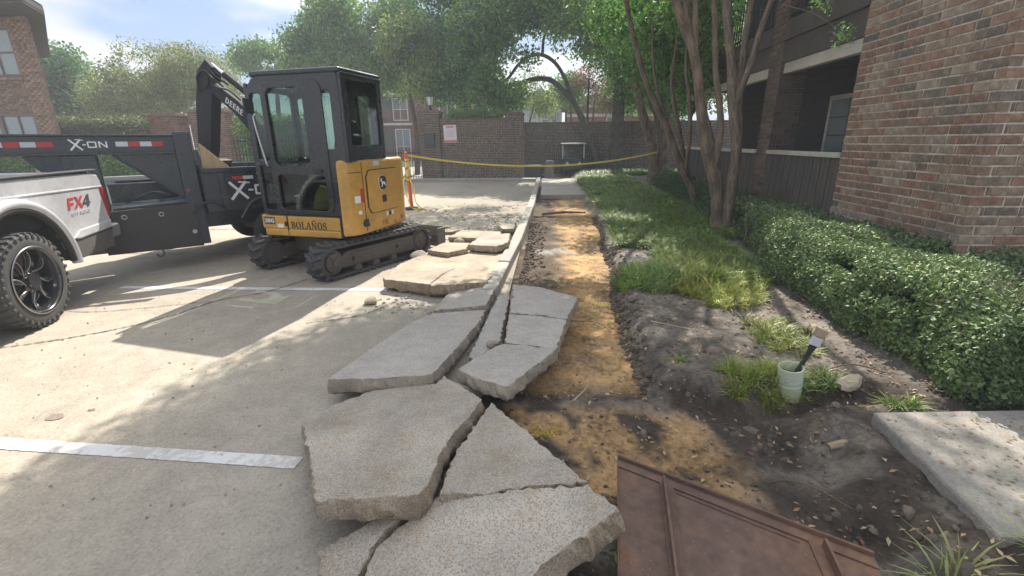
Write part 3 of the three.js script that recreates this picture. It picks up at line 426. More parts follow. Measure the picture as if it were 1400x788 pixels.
// ------------------------------------------------------------------ apartment building on the right
{
  const B = thing('apartment_building', 'two-storey apartment building with brick corner wall and dark recessed patio', 'building', [3.75, 0, -4.44]);
  const CH = 0.0872, U = 0.29, W = put('brick_wall', [bb(0.007, 0.0, -2.02, 3.6, 6.4, -0.007, 0)], M.mortar, B);
  const variants = [0.278, 0.133].map(L => [1, 2, 3, 4, 5].map(s => brickGeo(L, CH - 0.0145, 0.10, s * 7 + Math.round(L * 100))));
  const list = [];
  for (const [s, y, L, v] of courses(0, 2.03, 0.5, 5.4, CH, U, 11, 0.11, 0)) { const f = s - L / 2 < 0.01 ? 0.0075 : 0; list.push([0, y, -s + f / 2, L + f, v, -Math.PI / 2]); }
  for (const [s, y, L, v] of courses(0, 3.6, 0.5, 5.4, CH, U, 17, 0, 0)) { const r = Math.round((y - 0.5) / CH - 0.5); if (r % 2 === 0 && s < 0.2) { list.push([0.11 + (s + L / 2 - 0.11 + 0.006) / 2 + 0.003, y, 0, L - 0.11 + 0.0, v, 0]); continue; } { const f = s - L / 2 < 0.01 ? 0.0075 : 0; list.push([s - f / 2, y, 0, L + f, v, 0]); } }
  const near = b => b[1] > 0.66 && b[1] < 3.4 && (b[5] !== 0 || b[0] < 0.62), rest = [];
  let cnt = 0;
  for (const b of list) {
    const [x, y, z, L, v, ry] = b, long = L > 0.2 ? 0 : 1, base = long ? 0.133 : 0.278, mi = Math.floor(v * 9973) % BRICKS.length;
    if (!near(b) || cnt >= 300) { rest.push([x, y, z, [L / base, 1, 1], 0, ry, 0, [0.6 + v * 0.6, 0.6 + v * 0.5, 0.6 + v * 0.5], long]); continue; }
    const o = put('brick', variants[long][Math.floor(v * 31) % 5], BRICKS[mi], W); o.scale.x = L / base; o.position.set(x - (ry ? 0.003 * ((v * 17) % 1) : 0), y + 0.003 * (((v * 13) % 1) - 0.5), z + (ry ? 0 : 0.003 * ((v * 17) % 1))); o.rotation.set(0, ry, 0.008 * (((v * 23) % 1) - 0.5)); cnt++;
  }
  for (const k of [0, 1]) scatter('brickwork', variants[k][0], BRICKS[9], rest.filter(p => p[8] === k), W);
  // patio: column, beam, fascia, screen, inner wall, window, balcony
  const X = 0, zc0 = -8.96 + 4.44, zc1 = -8.52 + 4.44;
  const colm = put('brick_column', bb(0.012, 0, zc0 + 0.012, 0.42, 5.6, zc1 - 0.012, 0), M.mortarDark, B);
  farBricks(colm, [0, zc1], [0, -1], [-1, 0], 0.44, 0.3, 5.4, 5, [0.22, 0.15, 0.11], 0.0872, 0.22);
  farBricks(colm, [0, zc1], [1, 0], [0, 1], 0.43, 0.3, 5.4, 6, [0.15, 0.10, 0.08], 0.0872, 0.215);  // camera-side bricks tinted darker, shade put into their colour
  const spans = [[-2.03, zc1], [zc0, -9.6]];
  for (const [a, b] of spans) {
    put('beam', bb(0.05, 2.70, a - 0.004, 0.16, 2.86, b + 0.004, 0.006), M.cream, B);
    put('fascia', [bb(0.02, 2.863, a - 0.004, 0.14, 3.18, b + 0.004, 0.006), bb(-0.02, 3.183, a - 0.004, 0.14, 3.46, b + 0.004, 0.008)], M.fascia, B);
    put('handrail', bb(-0.04, 1.455, a - 0.004, 0.11, 1.52, b + 0.004, 0.01), M.cream, B);
    const n = Math.round((a - b) / 0.105), w = (a - b) / n; for (let i = 0; i < n; i++) put('slat', bb(0.0 + (i % 2) * 0.004, 0.22, a - w * i - 0.006, 0.03, 1.452, a - w * (i + 1) + 0.006, 0.006), M.slat, B);
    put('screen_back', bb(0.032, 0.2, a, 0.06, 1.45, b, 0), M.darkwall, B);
    const m = Math.round((a - b) / 0.125); for (let i = 1; i < m; i++) { const z = a + (b - a) * i / m; put('baluster', box(0.022, 1.0, 0.022, 0.05, 3.98, z, 0.003), M.iron, B); }
    put('balcony_rail', [bb(0.02, 4.48, a, 0.08, 4.53, b, 0.008), bb(0.03, 3.53, a, 0.07, 3.56, b, 0.005)], M.iron, B);
  }
  put('balcony_slab', bb(0.145, 2.9, -2.03, 1.9, 3.40, -9.6, 0.01), M.fascia, B);
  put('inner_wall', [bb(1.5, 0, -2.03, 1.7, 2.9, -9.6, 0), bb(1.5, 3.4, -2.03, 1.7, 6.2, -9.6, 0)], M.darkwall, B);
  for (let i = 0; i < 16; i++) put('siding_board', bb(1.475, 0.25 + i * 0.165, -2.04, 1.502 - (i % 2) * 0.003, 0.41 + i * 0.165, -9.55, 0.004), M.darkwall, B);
  const win = thing2('window', B);
  put('frame', [bb(1.44, 1.05, -5.16, 1.478, 2.44, -5.08), bb(1.44, 1.05, -3.97, 1.478, 2.44, -3.89), bb(1.44, 2.36, -5.078, 1.477, 2.44, -3.972), bb(1.43, 1.05, -5.078, 1.477, 1.12, -3.972)], M.cream, win);
  put('pane', bb(1.455, 1.122, -5.076, 1.462, 2.358, -3.974, 0), M.windowGlass, win);
  put('muntin', [bb(1.446, 1.124, -4.54, 1.454, 2.356, -4.515, 0.002), ...[1.43, 1.74, 2.05].map(y => bb(1.447, y, -5.074, 1.4535, y + 0.022, -3.976, 0.002))], M.fascia, win);
  put('brace', [rod([0.1, 2.2, -9.3], [0.1, 2.69, -8.75], 0.05, 6)], M.fascia, B);
  put('roof', bb(0.05, 6.2, 0.1, 9, 6.5, -10.2, 0.02), M.shingle, B);
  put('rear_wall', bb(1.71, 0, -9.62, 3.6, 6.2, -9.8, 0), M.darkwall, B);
}
function thing2(name, parent) { const o = new THREE.Group(); o.name = name; parent.add(o); return o; }

// ------------------------------------------------------------------ garden walls, gate, pillars, lamps at the back
function lamp(label, x, y, z, s = 1) {
  const t = thing('wall_lantern', label, 'lantern', [x, y, z], 0, 'lanterns on brick gate pillars');
  put('base', [at(new THREE.CylinderGeometry(0.05 * s, 0.09 * s, 0.08 * s, 12), 0, 0.04 * s, 0), at(new THREE.CylinderGeometry(0.035 * s, 0.035 * s, 0.1 * s, 10), 0, 0.12 * s, 0)], M.iron, t);
  put('cage', [...[0, 1, 2, 3, 4, 5].map(i => { const a = i * Math.PI / 3; return rod([0.1 * s * Math.cos(a), 0.17 * s, 0.1 * s * Math.sin(a)], [0.155 * s * Math.cos(a), 0.46 * s, 0.155 * s * Math.sin(a)], 0.009 * s, 5); }), at(new THREE.CylinderGeometry(0.105 * s, 0.105 * s, 0.02 * s, 6), 0, 0.17 * s, 0)], M.iron, t);
  put('glass', at(new THREE.CylinderGeometry(0.145 * s, 0.095 * s, 0.27 * s, 6, 1, true), 0, 0.315 * s, 0), mat(0.75, 0.76, 0.74, 0.25, { side: THREE.DoubleSide }), t);
  put('cap', [at(new THREE.ConeGeometry(0.19 * s, 0.13 * s, 6), 0, 0.52 * s, 0), at(new THREE.SphereGeometry(0.03 * s, 8, 6), 0, 0.6 * s, 0)], M.iron, t); return t;
}
function pillar(label, x0, x1, z, h, depth, seed, tint) {
  const t = thing('brick_pillar', label, 'pillar', [(x0 + x1) / 2, 0, z]), w = (x1 - x0) / 2;
  const c = put('core', bb(-w + 0.012, -0.1, -depth, w - 0.012, h - 0.09, -0.012, 0), M.mortar, t);
  farBricks(c, [-w, 0], [1, 0], [0, 1], 2 * w, 0, h - 0.1, seed, tint); farBricks(c, [w, 0], [0, -1], [1, 0], depth, 0, h - 0.1, seed + 1, tint); farBricks(c, [-w, -depth], [0, 1], [-1, 0], depth, 0, h - 0.1, seed + 2, tint);
  put('cap', [bb(-w - 0.035, h - 0.095, -depth - 0.03, w + 0.035, h - 0.02, 0.035, 0.01), bb(-w + 0.05, h - 0.02, -depth + 0.05, w - 0.05, h + 0.03, -0.05, 0.01)], mat(...tint, 0.9, { map: T.brick }), t); return t;
}
function brickWall(label, x0, x1, z, h, seed, tint, y0 = 0) {
  const t = thing('brick_garden_wall', label, 'wall', [x0, 0, z]), L = x1 - x0, c = put('core', bb(0, -0.1, -0.22, L, h - 0.075, -0.012, 0), M.mortar, t);
  farBricks(c, [0, 0], [1, 0], [0, 1], L, y0, h - 0.08, seed, tint);
  for (let i = 0; i * 0.5 < L; i++) put('cap_brick', bb(i * 0.5 + 0.006, h - 0.078, -0.25, Math.min(L, i * 0.5 + 0.494), h, 0.022, 0.008), mat(...tint.map(q => q * 0.85), 0.9, { map: T.brick }), t); return t;
}
const TAN = [0.27, 0.20, 0.15], RED = [0.30, 0.145, 0.105], BROWN = [0.25, 0.195, 0.165];
brickWall('tan brick wall with the posted notice, between the gate pillar and its end pillar', -4.70, -1.83, -21.3, 2.66, 21, TAN);
pillar('plain brick end pillar at the right end of the notice wall', -1.83, -1.05, -21.25, 2.88, 0.7, 31, TAN);
pillar('brick gate pillar with a dark mailbox panel, left of the notice wall', -5.62, -4.72, -21.2, 2.98, 0.7, 41, TAN);
lamp('black lantern on the gate pillar next to the notice wall', -5.15, 3.0, -21.5, 1.25);
pillar('sunlit brick pillar half hidden by the rear of the digger cab', -8.1, -7.45, -21.4, 2.75, 0.5, 44, [0.36, 0.27, 0.2]);  // bricks tinted lighter than the other pillars, sunlight put into the colour
brickWall('long dark brick wall in shade behind the trees', -3.0, 11.5, -25.5, 2.62, 51, BROWN);
{ const t = put('mailbox_panel', bb(-5.4, 1.45, -21.19, -4.95, 2.05, -21.1, 0.02), M.black); tag(t, 'dark metal box fixed on the gate pillar under its lantern', 'box'); }
{ // notice on the wall
  const t = thing('notice_sign', 'white notice sign with red lines fixed to the tan brick wall', 'sign', [-4.27, 2.02, -21.27]);
  put('board', box(0.57, 0.74, 0.02, 0, 0, 0, 0.006, 0, 0, 0.04), mat(0.72, 0.66, 0.70, 0.5), t);
  put('header_band', box(0.34, 0.07, 0.008, -0.01, 0.29, 0.012, 0.002, 0, 0, 0.04), mat(0.55, 0.22, 0.26, 0.6), t);
  put('footer_band', box(0.54, 0.1, 0.008, 0.012, -0.305, 0.012, 0.002, 0, 0, 0.04), mat(0.55, 0.2, 0.2, 0.6), t);
  for (let i = 0; i < 5; i++) put('text_line', box(0.3 + 0.12 * ((i * 7) % 3) / 2, 0.018, 0.006, 0.0, 0.16 - i * 0.07, 0.011, 0.001, 0, 0, 0.04), mat(0.5, 0.36, 0.44, 0.6), t);
}
function ironFence(name, label, cat, x0, z0, x1, z1, h, gap, rails) {
  const L = Math.hypot(x1 - x0, z1 - z0), t = thing(name, label, cat, [x0, 0, z0], Math.atan2(-(z1 - z0), x1 - x0));
  for (const y of rails) put('rail', bb(0, y, -0.015, L, y + 0.04, 0.015, 0.004), M.iron, t);
  for (let s = 0.04; s < L; s += gap) put('bar', [bb(s - 0.01, 0.06, -0.0095, s + 0.01, h, 0.0095, 0.002), at(new THREE.ConeGeometry(0.016, 0.08, 6), s, h + 0.04, 0)], M.iron, t);
  return t;
}
ironFence('iron_gate', 'black iron bar gate standing open to the bright drive', 'gate', -7.42, -21.55, -5.64, -21.55, 1.32, 0.125, [0.14, 1.2]);
ironFence('iron_fence', 'black iron fence behind the loaded trailer bed', 'fence', -11.4, -16.9, -8.0, -16.9, 1.9, 0.13, [0.2, 1.05, 1.75]);
{ const t = thing('low_box', 'low dark box lying at the foot of the end pillar', 'box', [-0.72, 0, -23.6]); put('body', bb(-0.42, 0, -0.3, 0.42, 0.5, 0.3, 0.04), mat(0.05, 0.07, 0.075, 0.7), t); put('lid', bb(-0.45, 0.502, -0.33, 0.45, 0.58, 0.33, 0.025), mat(0.06, 0.085, 0.09, 0.6), t); }
{ const t = thing('wheel_stop', 'grey concrete block leaning upright beside the walk end', 'concrete block', [0.12, 0, -22.2]); put('body', prism([[-0.26, 0], [0.2, 0], [0.2, 0.78], [0.14, 0.83], [-0.13, 0.83], [-0.19, 0.76]], 0.2, 0.025), mat(0.20, 0.215, 0.22, 0.9, { map: T.concrete }), t); put('pin_hole', at(new THREE.CylinderGeometry(0.03, 0.03, 0.01, 10), 0, 0.45, 0.103, Math.PI / 2), M.crack, t); }
{ // golf cart parked at the far wall
  const t = thing('golf_cart', 'small dark golf cart with pale roof parked before the far wall', 'golf cart', [1.3, 0, -24.2]), g = mat(0.035, 0.045, 0.045, 0.45);
  put('body', [bb(-0.56, 0.28, -1.6, 0.56, 0.62, 0.35, 0.06), prism([[-0.5, 0.6], [0.5, 0.6], [0.42, 0.86], [-0.42, 0.86]], 0.5, 0.03), bb(-0.55, 0.6, -1.5, 0.55, 0.8, -0.8, 0.05)], g, t);
  put('roof', bb(-0.62, 1.52, -1.7, 0.62, 1.585, 0.1, 0.03), M.white, t);
  for (const s of [-1, 1]) { put('post', rod([s * 0.52, 0.84, 0.12], [s * 0.53, 1.52, -0.05], 0.024, 8), M.white, t); put('rear_post', rod([s * 0.53, 0.8, -1.5], [s * 0.53, 1.52, -1.6], 0.024, 8), M.iron, t); put('headlight', at(new THREE.CylinderGeometry(0.07, 0.07, 0.05, 14), s * 0.3, 0.62, 0.35, Math.PI / 2), M.white, t); for (const z of [0.05, -1.25]) { const w = thing2('wheel', t); put('tyre', at(new THREE.TorusGeometry(0.16, 0.07, 8, 18), s * 0.5, 0.23, z, 0, Math.PI / 2), M.rubber, w); put('rim', at(new THREE.CylinderGeometry(0.12, 0.12, 0.1, 14), s * 0.5, 0.23, z, 0, 0, Math.PI / 2), M.steel, w); } }
  put('windscreen', box(1.0, 0.62, 0.008, 0, 1.17, 0.04, 0, 0, -0.24), M.glassClear, t);
  put('seat', [bb(-0.48, 0.8, -1.3, 0.48, 0.92, -0.85, 0.04), bb(-0.48, 0.95, -1.42, 0.48, 1.25, -1.32, 0.04)], mat(0.06, 0.06, 0.055, 0.8), t);
  put('steering_wheel', at(new THREE.TorusGeometry(0.15, 0.015, 6, 18), -0.25, 1.02, -0.25, 0.6), M.plastic, t);
}
// left boundary: low brick wall with a clipped vine on top, pillars and lantern
brickWall('weathered brick wall topped with a vine, beyond the trailer neck', -19.5, -14.5, -17, 2.3, 61, RED);
pillar('short brick pillar at the end of the vine-topped wall', -14.5, -13.4, -16.9, 2.74, 0.6, 63, RED);
pillar('tall brick pillar with a lantern behind the digger arm', -13.0, -11.6, -17.0, 2.86, 0.7, 66, [0.33, 0.185, 0.14]);
lamp('white-glazed lantern on the brick pillar behind the digger arm', -11.95, 2.9, -17.3, 1.2);
{ const w = thing('low_boundary_wall', 'low pale kerb wall in front of the clipped hedge, under the trailer neck', 'wall', [-16, 0, -13.2]); put('wall', bb(-3, -0.1, -0.2, 3.6, 0.68, 0, 0.02), M.kerb, w); put('cap', bb(-3.02, 0.682, -0.23, 3.62, 0.76, 0.03, 0.012), M.walk, w); }
{ const p = thing('fence_post', 'pale square post standing in the hedge seen beneath the trailer neck', 'post', [-15.55, 0, -13.6]); put('post', bb(-0.07, 0, -0.07, 0.07, 1.38, 0.07, 0.01), M.cream, p); put('cap', bb(-0.09, 1.38, -0.09, 0.09, 1.42, 0.09, 0.008), M.cream, p); }

// ------------------------------------------------------------------ left brick building and houses beyond
function sash(parent, x0, x1, y0, y1, z, lights, frameMat = M.white, glass = M.windowGlass) {
  const w = thing2('window', parent), f = 0.06;
  put('frame', [bb(x0, y0, z - 0.05, x0 + f, y1, z + 0.03), bb(x1 - f, y0, z - 0.05, x1, y1, z + 0.03), bb(x0 + f + 0.001, y1 - f, z - 0.05, x1 - f - 0.001, y1, z + 0.028), bb(x0 + f + 0.001, y0, z - 0.05, x1 - f - 0.001, y0 + f, z + 0.028)], frameMat, w);
  const n = lights[0], m = lights[1], dx = (x1 - x0 - 2 * f) / n, dy = (y1 - y0 - 2 * f) / m;
  for (let i = 0; i < n; i++) for (let j = 0; j < m; j++) put('pane', bb(x0 + f + dx * i + 0.012, y0 + f + dy * j + 0.012, z - 0.035 + 0.014 * (j % 2), x0 + f + dx * (i + 1) - 0.012, y0 + f + dy * (j + 1) - 0.012, z - 0.028 + 0.014 * (j % 2), 0), glass, w);
  put('muntin', [...Array.from({ length: n - 1 }, (_, i) => bb(x0 + f + dx * (i + 1) - 0.02, y0 + f, z - 0.04, x0 + f + dx * (i + 1) + 0.02, y1 - f, z + 0.01, 0.004)), ...Array.from({ length: m - 1 }, (_, j) => bb(x0 + f, y0 + f + dy * (j + 1) - 0.02, z - 0.039, x1 - f, y0 + f + dy * (j + 1) + 0.02, z + 0.006, 0.004))], frameMat, w);
  return w;
}
{
  const t = thing('brick_apartment_block', 'brown brick apartment block with two stacked windows and a broad dark eave', 'building', [-15.05, 0, -14]), K = [0.36, 0.245, 0.18], CORE = mat(0.30, 0.22, 0.17, 0.95, { map: T.soil });
  const foot = [[-0.012, -0.1], [-9, -0.1], [-15, -6], [-5.5, -5.1]], slabY = (pts, y0, y1) => { const g = prism(pts.map(p => [p[0], -p[1]]), y1 - y0, 0); g.rotateX(-Math.PI / 2); g.translate(0, (y0 + y1) / 2, 0); return metric(g); };
  const wall = put('brick_wall', [slabY(foot, -0.1, 5.3), bb(-9, 5.12, -0.098, -0.012, 5.3, -0.012, 0)], CORE, t);
  // face split round the two windows
  const face = (x0, x1, y0, y1, s) => { put('wall_panel', bb(x0, y0, -0.1, x1, y1, -0.012, 0), CORE, wall); farBricks(wall, [x0, 0], [1, 0], [0, 1], x1 - x0, y0, y1, s, K); };
  face(-0.62, -0.012, 0, 5.12, 71); face(-9, -3.0, 0, 5.12, 72); face(-3.0, -0.62, 3.62, 3.66, 73); face(-3.0, -0.62, 2.62, 3.66, 74); face(-3.0, -0.62, 0, 1.0, 75); face(-3.0, -0.62, 4.98, 5.12, 76);
  farBricks(wall, [0, -0.1], [-0.739, -0.673], [0.673, -0.739], 7, 0, 5.2, 77, K);
  sash(t, -1.85, -0.62, 3.66, 4.98, -0.04, [2, 2], mat(0.16, 0.13, 0.11, 0.6)); sash(t, -3.0, -1.86, 3.66, 4.98, -0.04, [2, 2], mat(0.16, 0.13, 0.11, 0.6));
  sash(t, -1.80, -0.62, 1.0, 2.62, -0.04, [2, 1], mat(0.16, 0.13, 0.11, 0.6)); sash(t, -3.0, -1.81, 1.0, 2.62, -0.04, [2, 1], mat(0.16, 0.13, 0.11, 0.6));
  put('sill', [bb(-3.05, 3.56, -0.02, -0.57, 3.655, 0.07, 0.01)], mat(...K, 0.9, { map: T.brick }), t);
  const eave = [[0.72, 0.06], [1.39, 1.21], [-9.3, 1.21], [-16, -7], [-6, -6.2]];
  put('soffit', slabY(eave, 5.24, 5.29), M.fascia, t);
  put('fascia', slabY(eave.map(p => [p[0] + 0.03, p[1] + 0.02]), 5.291, 5.46), M.darkwall, t);
  const rp = [], apex = [-6, 7.6, -2.5]; eave.forEach((p, q) => { const e = eave[(q + 1) % eave.length]; rp.push(p[0] + 0.1, 5.462, p[1] + 0.1, ...apex, e[0] + 0.1, 5.462, e[1] + 0.1); }); const rs = new THREE.BufferGeometry(); rs.setAttribute('position', new THREE.Float32BufferAttribute(rp, 3)); rs.computeVertexNormals();
  put('roof', metric(strip(rs)), new THREE.MeshStandardMaterial({ color: col(0.2, 0.19, 0.19), roughness: 0.95, side: THREE.DoubleSide, map: T.soil }), t);
}
{
  const t = thing('small_house', 'small house with a grey gable roof beyond the left trees', 'house', [-29.3, 0, -30]);
  put('wall', bb(-2.2, 0, -5, 2.0, 4.3, 0, 0), mat(0.34, 0.27, 0.21, 0.9, { map: T.grime }), t);
  put('roof', at(prism([[-2.7, 4.3], [2.4, 4.3], [-0.2, 5.75]], 5.6, 0.02), 0, 0, -2.6), M.shingle, t);
  put('porch', [bb(-0.3, 0, 0.4, 1.3, 3.85, 0.9, 0), bb(-0.5, 3.85, 0.0, 1.6, 3.97, 1.2, 0.02)], mat(0.36, 0.2, 0.13, 0.9), t);
  sash(t, 0.1, 0.9, 1.2, 2.8, 0.93, [2, 2]);
}
{
  const t = thing('red_brick_house', 'red brick house with white-trimmed windows behind the gate', 'house', [-13.3, -0.72, -44.5]), K = [0.34, 0.115, 0.075];
  const w = put('wall', bb(-3.2, 0, -8, 4.2, 7.4, -0.02, 0), mat(...K.map(q => q * 0.8), 0.95), t); farBricks(w, [-3.2, 0], [1, 0], [0, 1], 7.4, 0, 7.3, 81, K, 0.1, 0.3);
  put('roof', at(prism([[-3.8, 7.4], [4.8, 7.4], [0.5, 10]], 8.8, 0.03), 0, 0, -4), M.shingle, t);
  put('entry_hood', [prism([[-1.75, 4.45], [0.15, 4.45], [0.0, 4.62], [-0.8, 4.95], [-1.6, 4.62]], 0.9, 0.02)].map(g => at(g, 0, 0, 0.45)), M.white, t);
  sash(t, -0.6, 0.4, 3.0, 4.35, 0.03, [2, 2]); sash(t, -1.5, -0.65, 3.0, 4.35, 0.03, [1, 2], M.fascia, M.glassDark);
  put('band', bb(-1.6, 2.72, 0.0, 0.6, 2.86, 0.12, 0.01), M.white, t); sash(t, -0.55, 0.45, 0.3, 2.5, 0.03, [2, 2]); sash(t, 2.4, 3.5, 3.0, 4.6, 0.03, [2, 2]); t.scale.setScalar(1.43);
  put('door', bb(-1.45, 0, 0, -0.7, 2.4, 0.05, 0.01), M.fascia, t);
}
{
  const t = thing('pale_blue_house', 'pale blue gabled house far behind the long dark wall', 'house', [0.6, 0, -42]);
  put('wall', bb(-3.2, 0, -6, 0.55, 4.6, 0, 0), mat(0.48, 0.56, 0.66, 0.85, { map: T.grime }), t); put('gable_roof', at(prism([[-3.6, 4.6], [0.95, 4.6], [-1.2, 5.9]], 6.6, 0.03), 0, 0, -3), mat(0.25, 0.33, 0.42, 0.9), t);
  put('corner_trim', [bb(0.4, 0, 0.0, 0.6, 4.6, 0.06, 0.01), bb(-1.6, 0, 0, -1.42, 4.6, 0.06, 0.01)], M.white, t); sash(t, -1.1, 0.2, 2.6, 4.3, 0.05, [2, 2]);
}
{
  const t = thing('orange_brick_house', 'low orange brick house with white band behind the arched tree', 'house', [3.1, 0, -40]), K = [0.42, 0.2, 0.12];
  const w = put('wall', bb(-1.5, 0, -6, 6.5, 4.2, -0.02, 0), mat(...K, 0.95, { map: T.brick }), t); put('band', bb(-1.55, 3.5, -0.01, 6.55, 3.75, 0.05, 0.01), M.white, t); put('roof', at(prism([[-2, 4.2], [7, 4.2], [2.5, 6]], 7, 0.03), 0, 0, -3), M.shingle, t); sash(t, 1.6, 2.8, 2.3, 3.45, 0.03, [2, 2]);
}
{ const t = thing('lamp_pole', 'thin dark pole rising behind the long dark wall', 'pole', [2.2, 0, -27.5]); put('pole', rod([0, 0, 0], [0, 4.9, 0], 0.07, 8, 0.05), M.iron, t); put('collar', at(new THREE.CylinderGeometry(0.1, 0.1, 0.16, 10), 0, 0.08, 0), M.iron, t); }
// ------------------------------------------------------------------ mini excavator: +X is the front of the cab, +Z its right side
{
  const TH = 2.93, TT = 1.098 - TH;
  const E = thing('mini_excavator', 'yellow and black mini excavator with enclosed cab on rubber tracks', 'excavator', [-3.09, 0, -6.63], TH), UX = 0.09 * Math.cos(TH), UZ = 0.09 * Math.sin(TH);
  // undercarriage
  const R = 0.225, half = 1.035 - R, CY = 0.228;
  const loop = (r, n = 18) => { const o = []; for (let i = 0; i <= n; i++) { const a = -Math.PI / 2 + Math.PI * i / n; o.push([half + r * Math.cos(a), CY + r * Math.sin(a)]); } for (let i = 0; i <= n; i++) { const a = Math.PI / 2 + Math.PI * i / n; o.push([-half + r * Math.cos(a), CY + r * Math.sin(a)]); } return o; };
  const under = new THREE.Group(); // placement helper only, its children are re-parented as parts
  for (const s of [-1, 1]) {
    const zc = s * 0.625, g = [at(prism(loop(R - 0.018), 0.30, 0.004, [loop(R - 0.052).reverse()]), 0, 0, zc)];
    const P = 2 * half * 2 + 2 * Math.PI * R, n = 42;
    for (let i = 0; i < n; i++) { // chevron lugs
      let d = P * i / n, x, y, a; if (d < 2 * half) { x = -half + d; y = CY - R; a = Math.PI; } else if (d < 2 * half + Math.PI * R) { const t = (d - 2 * half) / R - Math.PI / 2; x = half + R * Math.cos(t); y = CY + R * Math.sin(t); a = t - Math.PI / 2; } else if (d < 4 * half + Math.PI * R) { x = half - (d - 2 * half - Math.PI * R); y = CY + R; a = 0; } else { const t = (d - 4 * half - Math.PI * R) / R + Math.PI / 2; x = -half + R * Math.cos(t); y = CY + R * Math.sin(t); a = t - Math.PI / 2; }
      for (const k of [-1, 1]) { const b = new RoundedBoxGeometry(0.046, 0.04, 0.165, 1, 0.008); b.rotateY(k * 0.42); b.translate(0, -0.002, k * 0.073); b.rotateZ(a); b.translate(x, y, zc); g.push(metric(b)); }
    }
    const trk = put('rubber_track', g, M.rubberWorn, E); trk.rotation.y = TT; trk.position.set(UX, 0, UZ);
    const fr = put('track_frame', [at(prism([[-half + 0.1, 0.13], [half - 0.16, 0.11], [half - 0.12, 0.34], [-half + 0.24, 0.34], [-half + 0.12, 0.28]], 0.235, 0.015), 0, 0, zc), at(prism([[-half + 0.3, 0.15], [half - 0.3, 0.14], [half - 0.3, 0.3], [-half + 0.3, 0.31]], 0.262, 0.01), 0, 0, zc)], M.trackSteel, E); fr.rotation.y = TT; fr.position.set(UX, 0, UZ);
    for (const [x, r, nm] of [[-half, 0.165, 'idler_wheel'], [half, 0.165, 'drive_sprocket']]) { const w = put(nm, [at(new THREE.CylinderGeometry(r, r, 0.2, 26), x, CY, zc, Math.PI / 2), at(new THREE.CylinderGeometry(r * 0.72, r * 0.8, 0.05, 24), x, CY, zc + s * 0.115, s * Math.PI / 2), at(new THREE.CylinderGeometry(r * 0.25, r * 0.25, 0.03, 12), x, CY, zc + s * 0.15, Math.PI / 2), ...[0, 1, 2, 3, 4, 5].map(i => at(new THREE.CylinderGeometry(0.012, 0.012, 0.02, 6), x + r * 0.5 * Math.cos(i * 1.047), CY + r * 0.5 * Math.sin(i * 1.047), zc + s * 0.145, Math.PI / 2))], M.trackSteel, fr); w.rotation.y = 0; }
    for (const x of [-0.42, -0.1, 0.24]) put('track_roller', at(new THREE.CylinderGeometry(0.062, 0.062, 0.25, 14), x, 0.078, zc, Math.PI / 2), M.trackSteel, fr);
    put('grease_port', [at(new THREE.CylinderGeometry(0.024, 0.024, 0.012, 10), -0.5, 0.23, zc + s * 0.137, Math.PI / 2), bb(0.28, 0.21, zc + s * 0.128, 0.33, 0.27, zc + s * 0.134, 0.001)], M.blackFlat, fr);
  }
  const cf = put('car_body', [bb(-0.5, 0.2, -0.48, 0.5, 0.44, 0.48, 0.03), at(new THREE.CylinderGeometry(0.36, 0.4, 0.1, 28), 0, 0.47, 0)], M.trackSteel, E); cf.rotation.y = TT; cf.position.set(UX, 0, UZ);
  const bl = put('dozer_blade', [at(prism([[1.22, 0.03], [1.27, 0.02], [1.30, 0.1], [1.27, 0.22], [1.29, 0.36], [1.24, 0.37], [1.215, 0.22], [1.24, 0.1]], 1.56, 0.008), 0, 0, 0), bb(0.5, 0.14, -0.42, 1.23, 0.22, -0.3, 0.01), bb(0.5, 0.14, 0.3, 1.23, 0.22, 0.42, 0.01), rod([0.5, 0.34, 0], [1.22, 0.2, 0], 0.05, 12), ...[-0.782, 0.782].map(z => bb(1.1, 0.04, z - 0.012, 1.28, 0.36, z + 0.012, 0.006))], mat(0.15, 0.15, 0.14, 0.6, { map: T.grime }), E); bl.rotation.y = TT; bl.geometry.translate(0.1, 0, 0); bl.position.set(UX, 0, UZ);
  // plan outlines of the upper body (X, Z); extruded upward
  const up = (pts, y0, y1, bev) => { const g = prism(pts.map(p => [p[0], -p[1]]), y1 - y0, bev); g.rotateX(-Math.PI / 2); g.translate(0, (y0 + y1) / 2, 0); return metric(g); };
  const tailX = z => -0.83 * Math.pow(Math.max(0, 1 - Math.pow(Math.abs(z) / 0.80, 6)), 1 / 6) ;
  const tail = []; for (let i = 0; i <= 24; i++) { const z = -0.74 + 1.48 * i / 24; tail.push([tailX(z), z]); }
  put('skirt', [up([[0.60, -0.755], [0.66, -0.70], [0.66, 0.70], [0.60, 0.755], [-0.62, 0.755], [-0.62, -0.755]], 0.60, 0.77, 0.012), up([[0.56, -0.765], [0.63, -0.70], [0.63, 0.70], [0.56, 0.765], [-0.62, 0.765], [-0.62, -0.765]], 0.505, 0.60, 0.02)], M.yellow, E);
  put('rear_hood', [up([[-0.665, -0.765], ...tail, [-0.665, 0.765]], 0.53, 1.49, 0.035)], M.yellow, E);
  put('front_side_cover', bb(-0.5, 0.78, 0.22, 0.55, 1.25, 0.75, 0.05), M.yellow, E);
  put('panel_gap', [bb(-0.664, 0.52, -0.7625, -0.621, 0.78, -0.73, 0.001), bb(0.19, 0.52, -0.768, 0.2, 0.775, -0.75, 0.001)], M.blackFlat, E);
  const bend = (g, off) => { const p = g.attributes.position; for (let i = 0; i < p.count; i++) { const y = p.getX(i), z = p.getY(i), d = p.getZ(i); p.setXYZ(i, tailX(z) - d - off, y, z); } g.computeVertexNormals(); return metric(g); };
